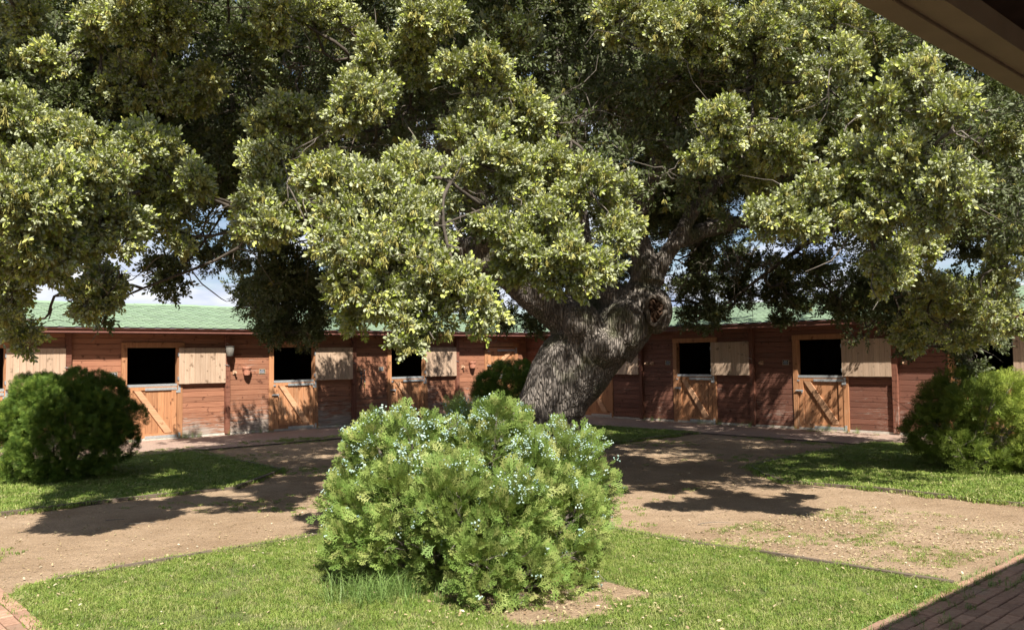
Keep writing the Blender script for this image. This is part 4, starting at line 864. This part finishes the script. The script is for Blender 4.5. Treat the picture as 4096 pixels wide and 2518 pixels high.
# left globe thuja: lumpy vertical plumes
def plumes(cx, cy, w, h, n, seed, up=.55, rmin=.10, rmax=.17):
    R = random.Random(seed); out = []
    for i in range(n):
        a = R.uniform(0, 2*math.pi); t = R.random(); zz = t**.8; rad = w*math.sqrt(max(0, 1-((zz-.42)/.62)**2)); rr = rad*R.uniform(.78, 1.0)
        out.append(((cx+rr*math.cos(a), cy+rr*math.sin(a), .12+zz*(h-.22)), R.uniform(rmin, rmax)))
    return out
BG = [((-7.0, 13.5, .62), .72), ((-7.0, 13.5, 1.05), .42)]+plumes(-7.0, 13.5, 1.03, 1.60, 120, 3, rmin=.12, rmax=.20)
shrub('globe_thuja', 'rounded dense dark green thuja on the left lawn in front of the stable', 'shrub', BG, TD, 900, (-7.0, 13.5, .012), (.6, 1.0), np.array([0, 0, .55]), stems=6, inner=.75, jit=.25)
p = at(2045, 1600, 22.5); BM_ = [((p.x, p.y, .75), .75), ((p.x-.1, p.y, 1.0), .45)]+plumes(p.x, p.y, .88, 1.55, 60, 8, rmin=.16, rmax=.26)+plumes(p.x+.95, p.y, .5, 1.45, 24, 9, rmin=.16, rmax=.24)
shrub('round_evergreen', 'dark green shaded evergreen between the oak trunk and the corner door', 'shrub', BM_, TD, 200, (p.x, p.y, .012), (1.3, 1.9), np.array([0, 0, .6]), stems=4, inner=.6)
BJ = plumes(7.1, 13.0, .94, 1.40, 70, 5, rmin=.12, rmax=.24)+[((6.5, 12.9, .65), .45), ((7.3, 13.0, .55), .5), ((6.6, 12.9, 1.3), .2), ((7.05, 13.1, 1.38), .15)]+plumes(8.1, 12.7, .75, 1.22, 34, 6, rmin=.12, rmax=.22)+[((7.8, 12.8, .55), .5)]
shrub('juniper_shrub', 'loose spreading juniper, dark to lime green, on the right lawn', 'shrub', BJ, TJ, 330, (6.8, 13.0, .012), (.9, 1.5), np.array([0, 0, .35]), stems=18, protos2=TL, sel2=lambda P: (P[:, 0] > 7.1+rng.normal(size=len(P))*.25), inner=.4, jit=.6)
# ================================================================== GRASS AND LITTER
def tuft(name, nb, h, rad, wd, m_, seed, lean=.5):
    R = random.Random(seed); mb = MB()
    for i in range(nb):
        a = R.uniform(0, 6.28); r = rad*math.sqrt(R.random()); x, y = r*math.cos(a), r*math.sin(a); b = R.uniform(0, 6.28); hh = h*R.uniform(.5, 1.2); ln = R.uniform(.1, lean)*hh
        s = Vector((math.cos(b+1.57), math.sin(b+1.57), 0))*wd*.5; p = Vector((x, y, 0)); m1 = p+Vector((math.cos(b)*ln*.4, math.sin(b)*ln*.4, hh*.6)); e_ = p+Vector((math.cos(b)*ln*1.3, math.sin(b)*ln*1.3, hh*(1-.2*lean)))
        mb.add([p-s, p+s, m1+s*.8, m1-s*.8, e_], [(0, 1, 2, 3), (3, 2, 4)])
    return proto(name, mb, m_)
GT = [tuft('grass tuft', 26, .032, .05, .0035, MT['grass'], i, .9) for i in range(5)]
GF = [tuft('far grass tuft', 22, .035, .075, .008, MT['grass'], 10+i, .9) for i in range(4)]
GL = [tuft('long grass tuft', 16, .22, .05, .0035, MT['grassl'], 30+i, 1.1) for i in range(3)]
GW = [tuft('weed tuft', 12, .05, .03, .003, MT['grassl'], 40+i, 1.0) for i in range(3)]
def lay(name, protos, P, z, s0, s1, label=None, par=None):
    P3 = np.c_[P, np.full(len(P), z)]; rot = np.c_[rng.normal(0, .12, len(P)), rng.normal(0, .12, len(P)), rng.uniform(0, 6.28, len(P))]
    return scatter(name, protos, P3, rot, rng.uniform(s0, s1, len(P)), par)
nz2 = lambda P, s, o=0: np.array([mnoise.noise(Vector((p[0]*s+o, p[1]*s, o))) for p in P])
# bare soil patch under the shrub
pp = []
for k in range(28):
    t = 2*math.pi*k/28; r = 1+.18*math.sin(3*t)+.1*math.sin(7*t+1); pp.append((.2+.72*r*math.cos(t), 6.42+.5*r*math.sin(t)))
tag(ngrid(pp, 'bare_soil', MT['dirt'], .016), kind='structure')
P = sample_poly(LAWN['front'], 34000); P = P[infov(P)]
bare = nz2(P, 1.1, 3)+.55*nz2(P, 4, 7); d0 = np.hypot(P[:, 0]-.25, (P[:, 1]-6.2)*1.2)
keep = ((bare < .34) | (rng.random(len(P)) < .3)) & ~(in_poly(P, pp) & (rng.random(len(P)) < .9)); P = P[keep]
lay('lawn_grass', GT, P, .012, .7, 1.25)
Pl = []
for k in ('left', 'right', 'back'):
    q = sample_poly(LAWN[k], 30000 if k != 'back' else 9000); q = q[infov(q)]; Pl.append(q)
P = np.concatenate(Pl); lay('lawn_grass', GF, P, .012, .8, 1.5)
def border(poly, n, sd):
    a = np.array(poly); b = np.roll(a, -1, 0); l = np.linalg.norm(b-a, axis=1); k = rng.choice(len(a), n, p=l/l.sum()); t = rng.random((n, 1)); return a[k]+(b[k]-a[k])*t+rng.normal(0, sd, (n, 2))
bo = np.concatenate([border(LAWN[k], 2600, .05) for k in ('left', 'right', 'back')]); bo = bo[nz2(bo, 2.2, 31) > rng.uniform(-.3, .25, len(bo))]; lay('border_grass', GF, bo[infov(bo)], .006, .7, 1.6)
bo = border(LAWN['front'], 4200, .045); bo = bo[nz2(bo, 2.2, 31) > rng.uniform(-.3, .25, len(bo))]; lay('border_grass', GT, bo[infov(bo)], .006, .8, 1.7)
# stray grass: on the path, in the yard and in the joints
q1 = sample_poly([tuple(wp(3.4, 19, 'L'))[:2], tuple(wp(3.4, 2, 'L'))[:2], tuple(wp(2.3, 2, 'L'))[:2], tuple(wp(2.3, 19, 'L'))[:2]], 22000); q1 = q1[(nz2(q1, .8)+.1 > rng.uniform(-.2, .5, len(q1)))]
q2 = sample_poly([tuple(wp(2.9, 19, 'R'))[:2], tuple(wp(2.9, 2, 'R'))[:2], tuple(wp(2.2, 2, 'R'))[:2], tuple(wp(2.2, 19, 'R'))[:2]], 14000); q2 = q2[(nz2(q2, .8, 5) > rng.uniform(-.1, .5, len(q2)))]
q3 = rng.uniform([-6, 6], [8, 20], (40000, 2)); q3 = q3[(nz2(q3, .5, 9)+.4*nz2(q3, 3, 2) > rng.uniform(.25, 1.4, len(q3)))]
q4 = sample_poly([(1.5, 8.6), (3.3, 6.9), (5.6, 8.8), (4.0, 10.2)], 9000); q4 = q4[(nz2(q4, 1.5, 12)+.0 > rng.uniform(-.1, 1.6, len(q4)))]
P = np.concatenate([q1, q2, q3]); P = P[infov(P)]
for k in LAWN: P = P[~in_poly(P, LAWN[k])]
lay('stray_grass', GF, P, .003, .4, 1.0)
for k in LAWN: q4 = q4[~in_poly(q4, LAWN[k])]
aa = q4@A; bb = q4@B_; q4 = q4[(aa < -2.72) & (bb < -1.6)]; lay('stray_grass', GT, q4, .002, .5, 1.0)
# joints of the shaded paving
J = []
for k in range(2600):
    i = random.randint(0, 26); b = random.uniform(-8.5, -2.5); a = -2.69+i*.106
    if mnoise.noise(Vector((a*1.6, b*1.6, 4)))+random.uniform(-.3, .3) > -.02: J.append(ab(a, b)[:2])
for k in range(130):
    i = random.randint(0, 10); a = random.uniform(-8.5, -3.5); b = -1.57+i*.106
    if mnoise.noise(Vector((a*2, b*2, 4))) > .0: J.append(ab(a, b)[:2])
lay('joint_grass', GW, np.array(J), .02, .7, 1.5)
# weeds along the footings
Wd = []
for k in range(260):
    W_, s = random.choice((('R', random.uniform(5, 15)), ('L', random.uniform(3, 14)))); 
    if W_ == 'R' and random.random() < .5: s = random.uniform(11.0, 13.0)
    if mnoise.noise(Vector((s*.9, 3 if W_ == 'R' else 8, 0))) > -.05: p = wp(random.uniform(.07, .35), s, W_); Wd.append((p.x, p.y))
lay('footing_weeds', GL, np.array(Wd), .004, .35, .95)
# long grass clump beside the arborvitae
gc = gr(1510, 2400); root = empty('grass_clump', (gc.x, gc.y, .012), 0, label='clump of long uncut grass at the foot of the arborvitae', cat='grass clump')
P = rng.normal(size=(60, 2))*[.20, .10]; lay('grass_blades', GL, P, 0, .6, 1.15, par=root)
gc = gr(1790, 2350); root = empty('grass_clump', (gc.x, gc.y, .012), 0, label='few tall thin grass blades in bare soil before the arborvitae', cat='grass clump')
P = rng.normal(size=(7, 2))*[.05, .04]; lay('grass_blades', GL, P, 0, .8, 1.2, par=root)
def litp(seed, L_=.035, W_=.018):
    R = random.Random(seed); mb = MB(); leafquad(mb, Vector((0, 0, .003)), Vector((1, 0, R.uniform(.0, .2))), Vector((0, R.uniform(-.3, .3), 1)), L_, W_); return proto('dry leaf', mb, MT['litter'])
LT = [litp(i) for i in range(5)]
q = np.concatenate([rng.uniform([-7, 5.3], [8, 9.5], (5200, 2)), rng.uniform([-7, 9], [9, 19], (7500, 2)), rng.normal([.3, 6.2], [.6, .35], (1500, 2)), sample_poly([(1.5, 8.6), (3.3, 6.9), (5.6, 8.8), (4.0, 10.2)], 7000)]+[border(LAWN[k], 2600, .16) for k in LAWN])
q = q[infov(q)]; w = nz2(q, .7, 21)+.5*nz2(q, 2.5, 3); q = q[w > rng.uniform(-.8, .35, len(q))]
inl = np.zeros(len(q), bool)
for k in LAWN: inl |= in_poly(q, LAWN[k])
q = q[~inl | (rng.random(len(q)) < .35)]; z = np.where(np.zeros(len(q)), 0, .018)
P3 = np.c_[q, z+.006]; P3[:, 2] = .008; inl = np.zeros(len(q), bool)
for k in LAWN: inl |= in_poly(q, LAWN[k])
P3[inl, 2] = .036; rot = np.c_[rng.normal(0, .35, len(q)), rng.normal(0, .35, len(q)), rng.uniform(0, 6.28, len(q))]
scatter('leaf_litter', LT, P3, rot, rng.uniform(.4, 1.05, len(q)))
# fallen twigs on the grit
for k, (px, py, l, lb) in enumerate(((560, 2100, .34, 'thin curved fallen twig on the left part of the grit yard'), (2860, 2100, .36, 'dark fallen twig in the oak shade on the right part of the grit yard'), (455, 2085, .2, 'small leafy fallen twig beside the thin one on the left grit'))):
    c = gr(px, py); mb = MB(); a = wig(Vector((-l/2, 0, .01)), Vector((l/2, .05, .015)), 6, .015); mb.tube(a, [.005, .005, .004, .004, .003, .003, .002], 5)
    o = part('fallen_twig', mb, MT['twig'], None, (c.x, c.y, .002), (0, 0, random.uniform(-.5, .5))); tag(o, lb, 'twig', 'fallen twigs on the grit')
